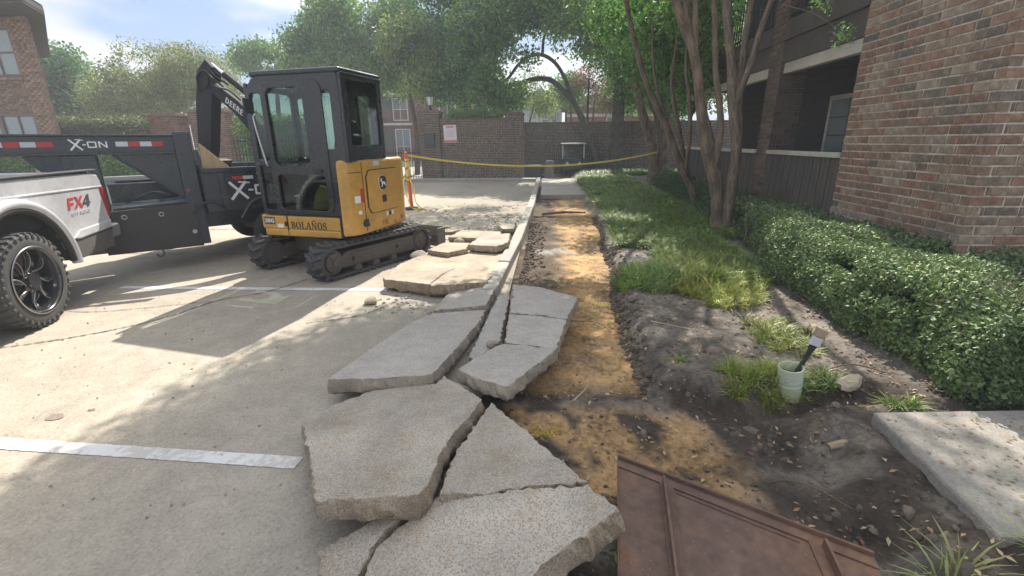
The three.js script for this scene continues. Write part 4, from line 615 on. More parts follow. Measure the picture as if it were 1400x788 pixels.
  const dense = (outline, t) => { const s = new THREE.Shape(outline.map(p => new THREE.Vector2(...p))); const pts = s.getPoints(), zs = pts.map(p => p.y), y0 = Math.min(...pts.map(p => p.x)), y1 = Math.max(...pts.map(p => p.x)), z0 = Math.min(...zs), z1 = Math.max(...zs), parts = [], n = 14; // strips along z so that the panel can follow the curved tail
    for (let i = 0; i < n; i++) { const a = lerp(z0, z1, i / n), b = lerp(z0, z1, (i + 1) / n), span = z => { let lo = y1, hi = y0; for (let k = 0; k < pts.length; k++) { const p = pts[k], q = pts[(k + 1) % pts.length]; if ((p.y - z) * (q.y - z) <= 0 && p.y !== q.y) { const x = lerp(p.x, q.x, (z - p.y) / (q.y - p.y)); lo = Math.min(lo, x); hi = Math.max(hi, x); } } return [lo, hi]; }, [al, ah] = span(a + 1e-4), [bl, bh] = span(b - 1e-4); const P = [al, a, t, ah, a, t, bh, b, t, bl, b, t, al, a, 0, ah, a, 0, bh, b, 0, bl, b, 0], I = [0, 2, 1, 0, 3, 2, 0, 1, 5, 0, 5, 4, 2, 3, 7, 2, 7, 6]; if (i === 0) I.push(0, 5, 1, 0, 4, 5); if (i === n - 1) I.push(3, 2, 6, 3, 6, 7); I.push(0, 4, 7, 0, 7, 3, 1, 6, 5, 1, 2, 6); const g = new THREE.BufferGeometry(); g.setAttribute('position', new THREE.Float32BufferAttribute(P, 3)); g.setIndex(I); parts.push(strip(g.toNonIndexed())); }
    return join(parts); };
  const dr = roundRect(0.79, -0.40, 1.345, 0.42, 0.09);
  const door = put('engine_door', bend(dense(dr, 0.016), 0.003), M.yellow, E); put('door_gap', bend(dense(roundRect(0.778, -0.412, 1.357, 0.432, 0.097), 0.004), 0.0005), M.blackFlat, E);
  { // deer emblem on a dark eight-sided plate, then a small latch plate
    const zc = -0.04, yc = 1.17, oc = []; for (let i = 0; i < 24; i++) { const a = i / 24 * 6.2832; oc.push([yc + 0.095 * Math.sign(Math.cos(a)) * Math.pow(Math.abs(Math.cos(a)), 0.75), zc + 0.088 * Math.sign(Math.sin(a)) * Math.pow(Math.abs(Math.sin(a)), 0.75)]); }
    put('emblem_rim', bend(dense(oc.map(p => [yc + (p[0] - yc) * 1.08, zc + (p[1] - zc) * 1.08]), 0.004), 0.0185), M.whiteFlat, door);
    put('emblem_plate', bend(dense(oc, 0.004), 0.0235), M.blackFlat, door);
    const deer = [[-0.065, -0.035], [-0.052, -0.05], [-0.03, -0.02], [0.0, -0.015], [0.02, -0.045], [0.045, -0.055], [0.048, -0.046], [0.03, -0.03], [0.038, -0.005], [0.05, 0.018], [0.068, 0.022], [0.07, 0.03], [0.052, 0.036], [0.05, 0.06], [0.043, 0.062], [0.04, 0.04], [0.022, 0.055], [0.016, 0.05], [0.03, 0.03], [0.012, 0.012], [-0.03, 0.012], [-0.05, -0.002]];
    const sh = new THREE.ExtrudeGeometry(new THREE.Shape(deer.map(p => new THREE.Vector2(p[0], p[1]))), { depth: 0.003, bevelEnabled: false }); const q = sh.attributes.position; for (let i = 0; i < q.count; i++) { const z = zc - q.getX(i) * 1.05, y = yc + q.getY(i) * 1.05, d = q.getZ(i); q.setXYZ(i, tailX(z) - 0.0285 - d, y, z); } sh.computeVertexNormals(); put('deer_emblem', sh, M.whiteFlat, door);
    put('latch', bend(dense(roundRect(0.905, -0.02 - 0.055, 1.0, -0.02 + 0.045, 0.015), 0.008), 0.019), M.plastic, door);
  }
  put('panel_gap', [bend(dense(roundRect(0.57, -0.475, 1.46, -0.467, 0.003), 0.003), 0.0005), bend(dense(roundRect(1.33, -0.70, 1.337, -0.476, 0.003), 0.003), 0.0005)], M.blackFlat, E);
  const decal = (nm, y0, z0, y1, z1, m) => put(nm, bend(dense(roundRect(y0, z0, y1, z1, 0.006), 0.002), 0.001), m, E);
  decal('red_label', 0.95, -0.535, 1.13, -0.475, M.redFlat); decal('white_label', 0.95, -0.635, 1.04, -0.545, M.whiteFlat); decal('white_label', 0.80, -0.60, 0.85, -0.54, M.whiteFlat); decal('white_label', 0.70, 0.02, 0.76, 0.08, M.whiteFlat); decal('dark_label', 0.70, 0.09, 0.755, 0.15, M.plastic); decal('white_label', 0.70, 0.16, 0.76, 0.22, M.whiteFlat); decal('nameplate', 1.40, -0.2, 1.465, -0.06, M.greyTape);
  const onTail = (str, size, y, z, m, f) => { const g = lettering(str, size, f, 0.002), p = g.attributes.position; for (let i = 0; i < p.count; i++) { const zz = z - p.getX(i) * -1, yy = y + p.getY(i), d = p.getZ(i); p.setXYZ(i, tailX(zz) - 0.0015 - d, yy, zz); } g.computeVertexNormals(); return put('painted_letters', g, m, E); };
  onTail('OK', 0.075, 0.62, -0.02, mat(0.35, 0.13, 0.05, 0.7), 'serif_bold'); onTail('H', 0.05, 0.585, 0.25, mat(0.35, 0.13, 0.05, 0.7), 'serif_bold'); onTail('SO', 0.055, 0.63, 0.46, mat(0.2, 0.16, 0.1, 0.7), 'serif_bold');
  put('exhaust_pipe', [at(new THREE.CylinderGeometry(0.05, 0.05, 0.16, 18, 1, true), -0.79, 0.67, -0.50, 0, 0.6, Math.PI / 2 - 0.15), at(new THREE.CylinderGeometry(0.042, 0.042, 0.01, 18), -0.78, 0.67, -0.5, 0, 0.6, Math.PI / 2 - 0.15)], M.plastic, E);
  // lettering on the left skirt (outward is -Z; read from the camera)
  const onSide = (nm, str, size, x, y, z, m, f, sx = 1) => { const g = lettering(str, size, f, 0.0025); g.scale(sx, 1, 1); return put(nm, at(g, x, y, z, 0, Math.PI), m, E); };
  put('model_plate', bb(0.40, 0.655, -0.757, 0.575, 0.755, -0.754, 0.001), mat(0.08, 0.08, 0.09, 0.6), E); onSide('model_number', '30G', 0.055, 0.49, 0.705, -0.7575, M.whiteFlat, 'sans_bold', 1.15);
  onSide('painted_name', 'BOLAÑOS', 0.092, -0.13, 0.67, -0.7555, mat(0.05, 0.04, 0.02, 0.8), 'serif_bold', 0.88);
  put('white_label', bb(0.27, 0.615, -0.757, 0.37, 0.665, -0.754, 0.001), M.whiteFlat, E); put('catch', bb(0.21, 0.64, -0.764, 0.245, 0.70, -0.754, 0.003), M.plastic, E);
  // cab
  const zl = -0.67, zr = 0.16, XR = -0.78, cab = [[XR, 1.47], [-0.645, 1.465], [-0.645, 0.78], [0.60, 0.78], [0.64, 1.25], [0.63, 2.1], [0.60, 2.28], [0.555, 2.39], [0.48, 2.465], [0.38, 2.505], [-0.5, 2.53], [XR + 0.06, 2.52], [XR + 0.015, 2.47]];
  const holes = [roundRect(0.39, 0.84, 0.56, 1.42, 0.03), roundRect(0.38, 1.48, 0.55, 2.3, 0.04), roundRect(-0.26, 1.40, 0.30, 2.36, 0.09), roundRect(-0.46, 0.84, 0.30, 1.32, 0.07), roundRect(-0.64, 1.62, -0.45, 2.3, 0.03)];
  const sideFrame = (z, nm) => put(nm, at(prism(cab, 0.055, 0.008, holes), 0, 0, z), M.black, E);
  sideFrame(zl, 'cab_side_frame'); sideFrame(zr, 'cab_side_frame');
  const zy = (pts, t, bev, hs) => { const g = prism(pts, t, bev, hs); g.rotateY(Math.PI / 2); return metric(g); }; // outline given as (-Z, Y)
  put('cab_rear_frame', at(zy([[-zr - 0.02, 1.46], [-zl + 0.02, 1.46], [-zl + 0.02, 2.51], [-zr - 0.02, 2.51]], 0.06, 0.01, [roundRect(-zr + 0.05, 1.66, -zl - 0.09, 2.44, 0.05)]), XR, 0, 0), M.black, E);
  put('cab_front_frame', at(zy([[-zr - 0.02, 0.78], [-zl + 0.02, 0.78], [-zl + 0.02, 2.42], [-zr - 0.02, 2.42]], 0.05, 0.01, [roundRect(-zr + 0.06, 1.46, -zl - 0.06, 2.34, 0.05), roundRect(-zr + 0.06, 0.86, -zl - 0.06, 1.40, 0.05)]), 0.60, 0, 0), M.black, E);
  put('cab_roof', [bb(XR - 0.03, 2.485, zl - 0.045, 0.5, 2.555, zr + 0.045, 0.033)], M.black, E);
  put('roof_rim', [bb(XR - 0.035, 2.44, zl - 0.03, XR - 0.005, 2.50, zr + 0.03, 0.01)], M.black, E);
  put('cab_floor', bb(XR + 0.05, 0.78, zl + 0.03, 0.58, 0.83, zr - 0.03, 0.004), M.plastic, E);
  for (const z of [zl, zr]) for (const [x0, y0, x1, y1] of [[0.385, 0.835, 0.565, 1.425], [0.375, 1.475, 0.555, 2.305], [-0.265, 1.395, 0.305, 2.365], [-0.465, 0.835, 0.305, 1.325], [-0.645, 1.615, -0.445, 2.305]]) put('window_pane', bb(x0, y0, z - 0.003, x1, y1, z + 0.003, 0), y1 < 1.5 ? M.glassTint : M.glass, E);
  put('rear_window', bb(XR - 0.004, 1.67, zl + 0.09, XR + 0.004, 2.43, zr - 0.05, 0), M.glass, E); put('windscreen', [bb(0.597, 1.45, zl + 0.05, 0.603, 2.35, zr - 0.05, 0)], M.glass, E); put('lower_windscreen', bb(0.597, 0.85, zl + 0.05, 0.603, 1.41, zr - 0.05, 0), M.glass, E);
  const dz = zl - 0.03; // door leaf, gasket, handle, rails
  put('cab_door', [at(prism(roundRect(-0.53, 0.80, 0.36, 2.43, 0.13), 0.022, 0.006, [roundRect(-0.25, 1.41, 0.29, 2.35, 0.09), roundRect(-0.45, 0.85, 0.29, 1.31, 0.07)]), 0, 0, dz)], M.black, E);
  put('door_handle', [bb(-0.42, 1.33, dz - 0.035, -0.30, 1.38, dz - 0.01, 0.008)], M.plastic, E);
  put('grab_rail', [hose([[0.50, 2.05, zl - 0.035], [0.485, 2.02, zl - 0.075], [0.40, 1.5, zl - 0.08], [0.385, 1.42, zl - 0.075], [0.39, 1.40, zl - 0.03]], 0.013)], M.steel, E);
  put('mirror', [bb(0.52, 2.06, zl - 0.15, 0.55, 2.24, zl - 0.04, 0.012), rod([0.56, 2.2, zl], [0.54, 2.15, zl - 0.08], 0.01, 6)], M.plastic, E);
  put('work_lights', [bb(0.5, 2.40, -0.6, 0.6, 2.48, -0.5, 0.015), bb(0.5, 2.40, 0.02, 0.6, 2.48, 0.12, 0.015)], M.plastic, E);
  const seat = put('operator_seat', [bb(-0.35, 1.08, -0.45, 0.12, 1.2, 0.0, 0.05), at(bb(-0.06, 0, -0.25, 0.06, 0.66, 0.25, 0.05), -0.38, 1.16, -0.17, 0, 0, 0.16), bb(-0.33, 0.82, -0.36, 0.08, 1.07, 0.02, 0.03)], M.plastic, E); put('headrest', at(bb(-0.05, 0, -0.12, 0.05, 0.16, 0.12, 0.04), -0.50, 1.82, -0.17, 0, 0, 0.16), M.plastic, seat);
  put('console', [bb(-0.1, 1.2, 0.03, 0.3, 1.32, 0.12, 0.03), bb(-0.1, 1.2, -0.60, 0.26, 1.3, -0.48, 0.03), rod([0.2, 1.3, 0.08], [0.24, 1.5, 0.08], 0.02, 8), rod([0.2, 1.28, -0.54], [0.24, 1.48, -0.54], 0.02, 8), rod([0.38, 0.83, -0.1], [0.32, 1.25, -0.1], 0.014, 6), rod([0.38, 0.83, -0.25], [0.32, 1.25, -0.25], 0.014, 6)], M.plastic, E);
  { const v = thing('safety_vest', 'yellow safety vest lying in the foot of the digger cab behind its door glass', 'vest', [-3.09, 0, -6.63], TH); put('cloth', [at(prism([[-0.12, 0], [0.14, 0], [0.11, 0.2], [0.03, 0.33], [-0.06, 0.31], [-0.11, 0.14]], 0.05, 0.02), -0.24, 0.835, -0.56, 0.12, 0.15)], mat(0.75, 0.62, 0.03, 0.8), v); put('stripe', at(bb(-0.1, 0.1, -0.033, 0.1, 0.13, -0.027, 0.002), -0.24, 0.835, -0.562, 0.12, 0.15), M.greyTape, v); }
  // boom, arm, bucket
  const zb = 0.10, thick = (pts, ws, t, m, nm, par = E) => { const a = [], b = []; for (let i = 0; i < pts.length; i++) { const p = pts[Math.max(0, i - 1)], q = pts[Math.min(pts.length - 1, i + 1)], l = Math.hypot(q[0] - p[0], q[1] - p[1]), nx = -(q[1] - p[1]) / l, ny = (q[0] - p[0]) / l; a.push([pts[i][0] + nx * ws[i] / 2, pts[i][1] + ny * ws[i] / 2]); b.unshift([pts[i][0] - nx * ws[i] / 2, pts[i][1] - ny * ws[i] / 2]); } return put(nm, at(prism([...a, ...b], t, 0.012), 0, 0, zb), m, par); };
  put('swing_bracket', [bb(0.64, 0.55, zb - 0.16, 0.9, 0.95, zb + 0.16, 0.03), at(new THREE.CylinderGeometry(0.09, 0.09, 0.62, 16), 0.84, 0.75, zb)], M.black, E);
  const boom = thick([[0.82, 0.88], [1.02, 1.45], [1.30, 1.98], [1.72, 2.33], [2.10, 2.56], [2.36, 2.74]], [0.2, 0.22, 0.26, 0.22, 0.18, 0.15], 0.17, M.boom, 'boom');
  const lg = lettering('DEERE', 0.088, 'sans_bold', 0.003); lg.scale(1.15, 1, 1); put('boom_letters', at(lg, 1.74, 2.335, zb - 0.0865, 0, Math.PI, 0).applyMatrix4(new THREE.Matrix4().makeTranslation(1.74, 2.335, 0).multiply(new THREE.Matrix4().makeRotationZ(0.53)).multiply(new THREE.Matrix4().makeTranslation(-1.74, -2.335, 0))), M.greyTape, boom);
  const arm = thick([[2.18, 2.96], [2.33, 2.78], [2.50, 2.3], [2.66, 1.75], [2.72, 1.5]], [0.18, 0.36, 0.38, 0.32, 0.2], 0.17, M.boom, 'arm');
  put('elbow_pin', at(new THREE.CylinderGeometry(0.135, 0.135, 0.2, 22), 2.36, 2.75, zb, Math.PI / 2), M.boom, arm);
  put('boom_cylinder', [rod([0.95, 0.95, zb], [1.18, 1.45, zb], 0.055, 12), rod([1.18, 1.45, zb], [1.34, 1.85, zb], 0.03, 10)], M.steel, E);
  const ac = put('arm_cylinder', [rod([1.42, 2.48, zb], [1.95, 2.80, zb], 0.05, 12)], M.boom, E); put('cylinder_rod', rod([1.95, 2.80, zb], [2.22, 2.96, zb], 0.028, 10), M.chrome, ac);
  const bc = put('bucket_cylinder', rod([2.50, 2.75, zb], [2.74, 2.2, zb], 0.045, 12), M.boom, arm); put('cylinder_rod', rod([2.74, 2.2, zb], [2.88, 1.72, zb], 0.027, 10), M.chrome, bc);
  const hz = zb - 0.1; for (const k of [0, 1, 2]) put('hydraulic_hose', hose([[1.9 - k * 0.06, 2.62 + k * 0.03, hz + k * 0.05], [2.05, 2.74 + k * 0.04, hz - 0.05 + k * 0.05], [2.25, 2.86 + k * 0.05, hz - 0.03 + k * 0.06], [2.45, 2.78 + k * 0.04, hz - 0.02 + k * 0.05], [2.5, 2.55, hz + k * 0.04]], 0.014), M.plastic, arm);
  put('hydraulic_hose', hose([[1.55, 2.42, hz], [1.75, 2.56, hz - 0.03], [1.98, 2.60, hz - 0.02], [2.15, 2.66, hz]], 0.013), M.plastic, boom);
  put('bucket', [at(prism([[2.45, 1.52], [2.62, 1.55], [2.78, 1.38], [2.84, 1.12], [2.76, 0.92], [2.6, 0.84], [2.74, 1.1], [2.7, 1.34], [2.56, 1.42]], 0.5, 0.008), 0, 0, zb), ...[-0.24, 0.24].map(z => at(prism([[2.5, 1.5], [2.62, 1.55], [2.78, 1.38], [2.84, 1.12], [2.76, 0.92], [2.6, 0.84], [2.5, 1.2]], 0.02, 0.003), 0, 0, zb + z)), ...[-0.2, -0.07, 0.07, 0.2].map(z => at(prism([[2.62, 0.86], [2.68, 0.86], [2.57, 0.74]], 0.05, 0.004), 0, 0, zb + z))], M.dusty, E);
  const zip = new THREE.Matrix4().makeTranslation(0.82, 0, 0).multiply(new THREE.Matrix4().makeScale(0.77, 0.95, 1)).multiply(new THREE.Matrix4().makeTranslation(-0.82, 0, 0));
  put('bucket_link', [rod([2.88, 1.72, zb - 0.07], [2.78, 1.5, zb - 0.07], 0.025, 8), rod([2.88, 1.72, zb + 0.07], [2.7, 1.62, zb + 0.07], 0.025, 8)], M.steel, E);
  E.traverse(o => { if (o.isMesh && /boom|arm|elbow|cylinder|hose|bucket/.test(o.name)) o.geometry.applyMatrix4(zip); });
}

// ------------------------------------------------------------------ gooseneck dump trailer: +X forward along the neck, +Z away from the camera
{
  const t = thing('gooseneck_trailer', 'black gooseneck dump trailer with reflective tape and white lettering', 'trailer', [-5.15, 0, -6.2], -2.356);
  const beam = z => put('neck_beam', [bb(-0.1, 1.60, z + 0.03, 3.6, 1.80, z + 0.06, 0.004), bb(-0.1, 1.80, z, 3.6, 1.825, z + 0.1, 0.006), bb(-0.1, 1.575, z, 3.6, 1.60, z + 0.1, 0.006)], M.trailer, t);
  beam(0); beam(0.9);
  put('cross_member', [bb(1.4, 1.6, 0.1, 1.5, 1.78, 0.9), bb(3.4, 1.6, 0.1, 3.55, 1.78, 0.9)], M.trailer, t); put('coupler', [rod([3.3, 1.58, 0.5], [3.3, 1.0, 0.5], 0.06, 14), bb(3.2, 0.92, 0.4, 3.4, 1.02, 0.6, 0.02)], M.trailer, t);
  // reflective tape: facing -Z
  const tape = (x0, x1, m) => put(m === M.redFlat ? 'red_tape' : 'silver_tape', bb(x0, 1.675, 0.026, x1, 1.735, 0.0296, 0), m, t);
  [[0.02, 0.14, 1], [0.14, 0.27, 0], [0.27, 0.39, 1], [0.39, 0.52, 0], [1.10, 1.25, 1], [1.25, 1.39, 0], [1.39, 1.53, 1], [1.53, 1.68, 0], [1.68, 1.83, 1]].forEach(([a, b, r]) => tape(a + 0.003, b - 0.003, r ? M.redFlat : M.greyTape));
  const word = (str, size, x, y, z, sx) => { const g = lettering(str, size, 'sans_bold', 0.003); g.scale(sx, 1, 1); return at(g, x, y, z, 0, Math.PI); };
  const logo = (x, y, z, k) => { const O = (x0, w) => at(prism(roundRect(-w / 2, -0.045 * k, w / 2, 0.045 * k, 0.012 * k, 3), 0.004, 0, [roundRect(-w / 2 + 0.017 * k, -0.028 * k, w / 2 - 0.017 * k, 0.028 * k, 0.006 * k, 3)]), x0, y, z); return put('lettering', [at(bb(-0.011 * k, -0.1 * k, -0.002, 0.011 * k, 0.1 * k, 0.002, 0), x + 0.12 * k, y, z, 0, 0, 0.72), at(bb(-0.011 * k, -0.1 * k, -0.002, 0.011 * k, 0.1 * k, 0.002, 0), x + 0.12 * k, y, z - 0.0015, 0, 0, -0.72), at(bb(-0.045 * k, -0.006 * k, -0.002, 0.045 * k, 0.006 * k, 0.002, 0), x + 0.07 * k, y + 0.068 * k, z, 0, 0, 0.12), at(bb(-0.02 * k, -0.008 * k, -0.002, 0.02 * k, 0.008 * k, 0.002, 0), x + 0.025 * k, y, z), O(x - 0.06 * k, 0.105 * k), at(prism([[-0.05 * k, -0.045 * k], [-0.05 * k, 0.045 * k], [-0.033 * k, 0.045 * k], [-0.033 * k, -0.02 * k], [0.033 * k, 0.045 * k], [0.05 * k, 0.045 * k], [0.05 * k, -0.045 * k], [0.033 * k, -0.045 * k], [0.033 * k, 0.02 * k], [-0.033 * k, -0.045 * k]], 0.004), x - 0.185 * k, y, z)].map(strip), M.whiteFlat, t); };
  logo(0.80, 1.70, 0.026, 0.85);
  // riser, gussets, front box
  put('riser', [bb(-0.30, 0.30, 0.0, -0.10, 1.86, 0.10, 0.012), bb(-0.30, 0.30, 1.9, -0.10, 1.86, 2.0, 0.012), bb(-0.28, 0.5, 0.1, -0.20, 1.4, 1.9, 0.01)], M.trailer, t);
  put('gusset', [at(prism([[-0.099, 1.572], [0.58, 1.572], [-0.099, 0.98]], 0.03, 0.004), 0, 0, 0.06)], M.trailer, t); put('gusset_edge', rod([0.58, 1.568, 0.04], [-0.10, 0.96, 0.04], 0.016, 6), M.trailer, t);
  put('post', [bb(0.74, 0.32, 0.03, 1.08, 1.574, 0.13, 0.01), at(prism([[1.08, 1.573], [1.42, 1.573], [1.08, 1.12]], 0.03, 0.004), 0, 0, 0.08), bb(0.72, 0.32, 0.92, 0.98, 1.574, 1.02, 0.01)], M.trailer, t);
  put('tool_box', [prism([[-0.2, 0.28], [0.88, 0.30], [0.88, 0.86], [-0.19, 0.90]], 0.10, 0.012)].map(g => at(g, 0, 0, 0.02)), mat(0.062, 0.058, 0.052, 0.75, { map: T.grime }), t);
  put('box_lid', at(prism([[-0.19, 0.905], [0.72, 0.865], [0.72, 0.90], [-0.19, 0.94]], 0.7, 0.01), 0, 0, 0.36), M.trailer, t); put('latch', [0.62, 0.22].map(x => at(new THREE.TorusGeometry(0.026, 0.009, 6, 14), x, 0.78, -0.034)), M.steel, t);
  put('front_rail', [bb(0.1, 1.24, 0.5, 0.72, 1.28, 0.54, 0.008), bb(0.1, 1.1, 1.2, 0.72, 1.24, 1.24, 0.008)], M.greyTape, t);
  put('hook', hose([[0.30, 0.3, 0.0], [0.29, 0.23, -0.01], [0.34, 0.2, -0.01], [0.37, 0.24, -0.01]], 0.012), M.trailer, t);
  put('hydraulic_box', [bb(-0.1, 0.45, 0.9, 0.70, 1.16, 1.5, 0.02), bb(0.0, 1.162, 1.0, 0.6, 1.2, 1.4, 0.01)], M.trailer, t);
  put('hydraulic_hose', [hose([[0.05, 1.0, 0.2], [0.2, 1.05, 0.4], [0.4, 0.98, 0.5], [0.55, 0.9, 0.6]], 0.014), hose([[-0.15, 0.75, -0.02], [-0.35, 0.9, -0.06], [-0.55, 0.8, -0.06], [-0.6, 0.6, -0.02]], 0.016)], M.plastic, t);
  put('marker_lamp', [bb(-0.16, 1.05, -0.012, -0.13, 1.10, 0.0, 0.003)], M.red, t);
  put('mud_flap_bolt', at(new THREE.CylinderGeometry(0.03, 0.03, 0.02, 12), -0.12, 0.5, -0.035, Math.PI / 2), M.steel, t);
  // dump bed
  const bed = put('dump_bed', [bb(-2.95, 0.74, 0.0, -0.34, 1.30, 0.04, 0.008), bb(-2.95, 0.74, 1.98, -0.34, 1.30, 2.02, 0.008), bb(-2.95, 0.74, 0.041, -0.34, 0.80, 1.979, 0.004), bb(-0.37, 0.80, 0.041, -0.33, 1.62, 1.979, 0.006), bb(-2.95, 0.80, 0.041, -2.91, 1.30, 1.979, 0.006)], M.trailer, t);
  put('top_rail', [bb(-2.97, 1.30, -0.03, -0.34, 1.37, 0.05, 0.012), bb(-2.97, 1.30, 1.97, -0.34, 1.37, 2.05, 0.012)], M.trailer, bed);
  for (let i = 0; i < 5; i++) put('side_stake', bb(-0.62 - i * 0.55, 0.74, -0.035, -0.54 - i * 0.55, 1.30, 0, 0.006), M.trailer, bed);
  put('frame_rail', [bb(-2.95, 0.50, 0.25, 0, 0.73, 0.35, 0.01), bb(-2.95, 0.50, 1.65, 0, 0.73, 1.75, 0.01)], M.trailer, t);
  logo(-0.98, 1.03, -0.012, 1.7); put('red_tape', bb(-0.86, 1.19, -0.004, -0.72, 1.24, -0.0005, 0), M.redFlat, t); put('silver_tape', bb(-1.0, 1.19, -0.004, -0.862, 1.24, -0.0005, 0), M.greyTape, t);
  put('mudguard', [hose([[-0.75, 0.62, -0.02], [-0.95, 0.86, -0.02], [-1.5, 0.9, -0.02], [-2.3, 0.9, -0.02], [-2.6, 0.65, -0.02]], 0.03)], M.trailer, t);
  for (const z of [0.02, 1.85]) for (const x of [-1.25, -2.1]) { const w = thing2('wheel', t); put('tyre', at(new THREE.TorusGeometry(0.27, 0.1, 10, 26), x, 0.375, z), M.rubber, w); put('rim', at(new THREE.CylinderGeometry(0.19, 0.19, 0.12, 20), x, 0.375, z, Math.PI / 2), M.steel, w); }
  { const p = thing('plywood_scrap', 'pale triangular plywood offcut sticking up from the trailer bed corner', 'plywood', [-5.15, 0, -6.2], -2.356); put('board', at(prism([[-0.38, 1.36], [-0.72, 1.37], [-0.40, 1.70]], 0.018, 0), 0, 0, 0.10), mat(0.6, 0.44, 0.26, 0.8, { map: T.wood }), p); put('board_edge', rod([-0.72, 1.37, 0.1], [-0.40, 1.70, 0.1], 0.008, 5), mat(0.4, 0.28, 0.16, 0.9), p); }
  const Rr = RNG(5), rubbleWhere = ['near the front board', 'beside the digger arm', 'in the middle', 'at the back rail'];
  for (let i = 0; i < 4; i++) { const o = put('bed_rubble', rockGeo(20 + i), i % 2 ? M.rock : mat(0.32, 0.18, 0.13, 0.95)); o.scale.set(0.34, 0.3, 0.34); const lx = -0.7 - 0.42 * i, lz = 0.6 + 0.8 * Rr(), c = Math.cos(-2.356), s = Math.sin(-2.356); o.position.set(-5.15 + lx * c + lz * s, 0.98, -6.2 - lx * s + lz * c); o.rotation.y = i * 1.7; tag(o, 'chunk of rubble loaded in the trailer bed ' + rubbleWhere[i], 'rubble chunk', 'rubble in the trailer bed'); }
}

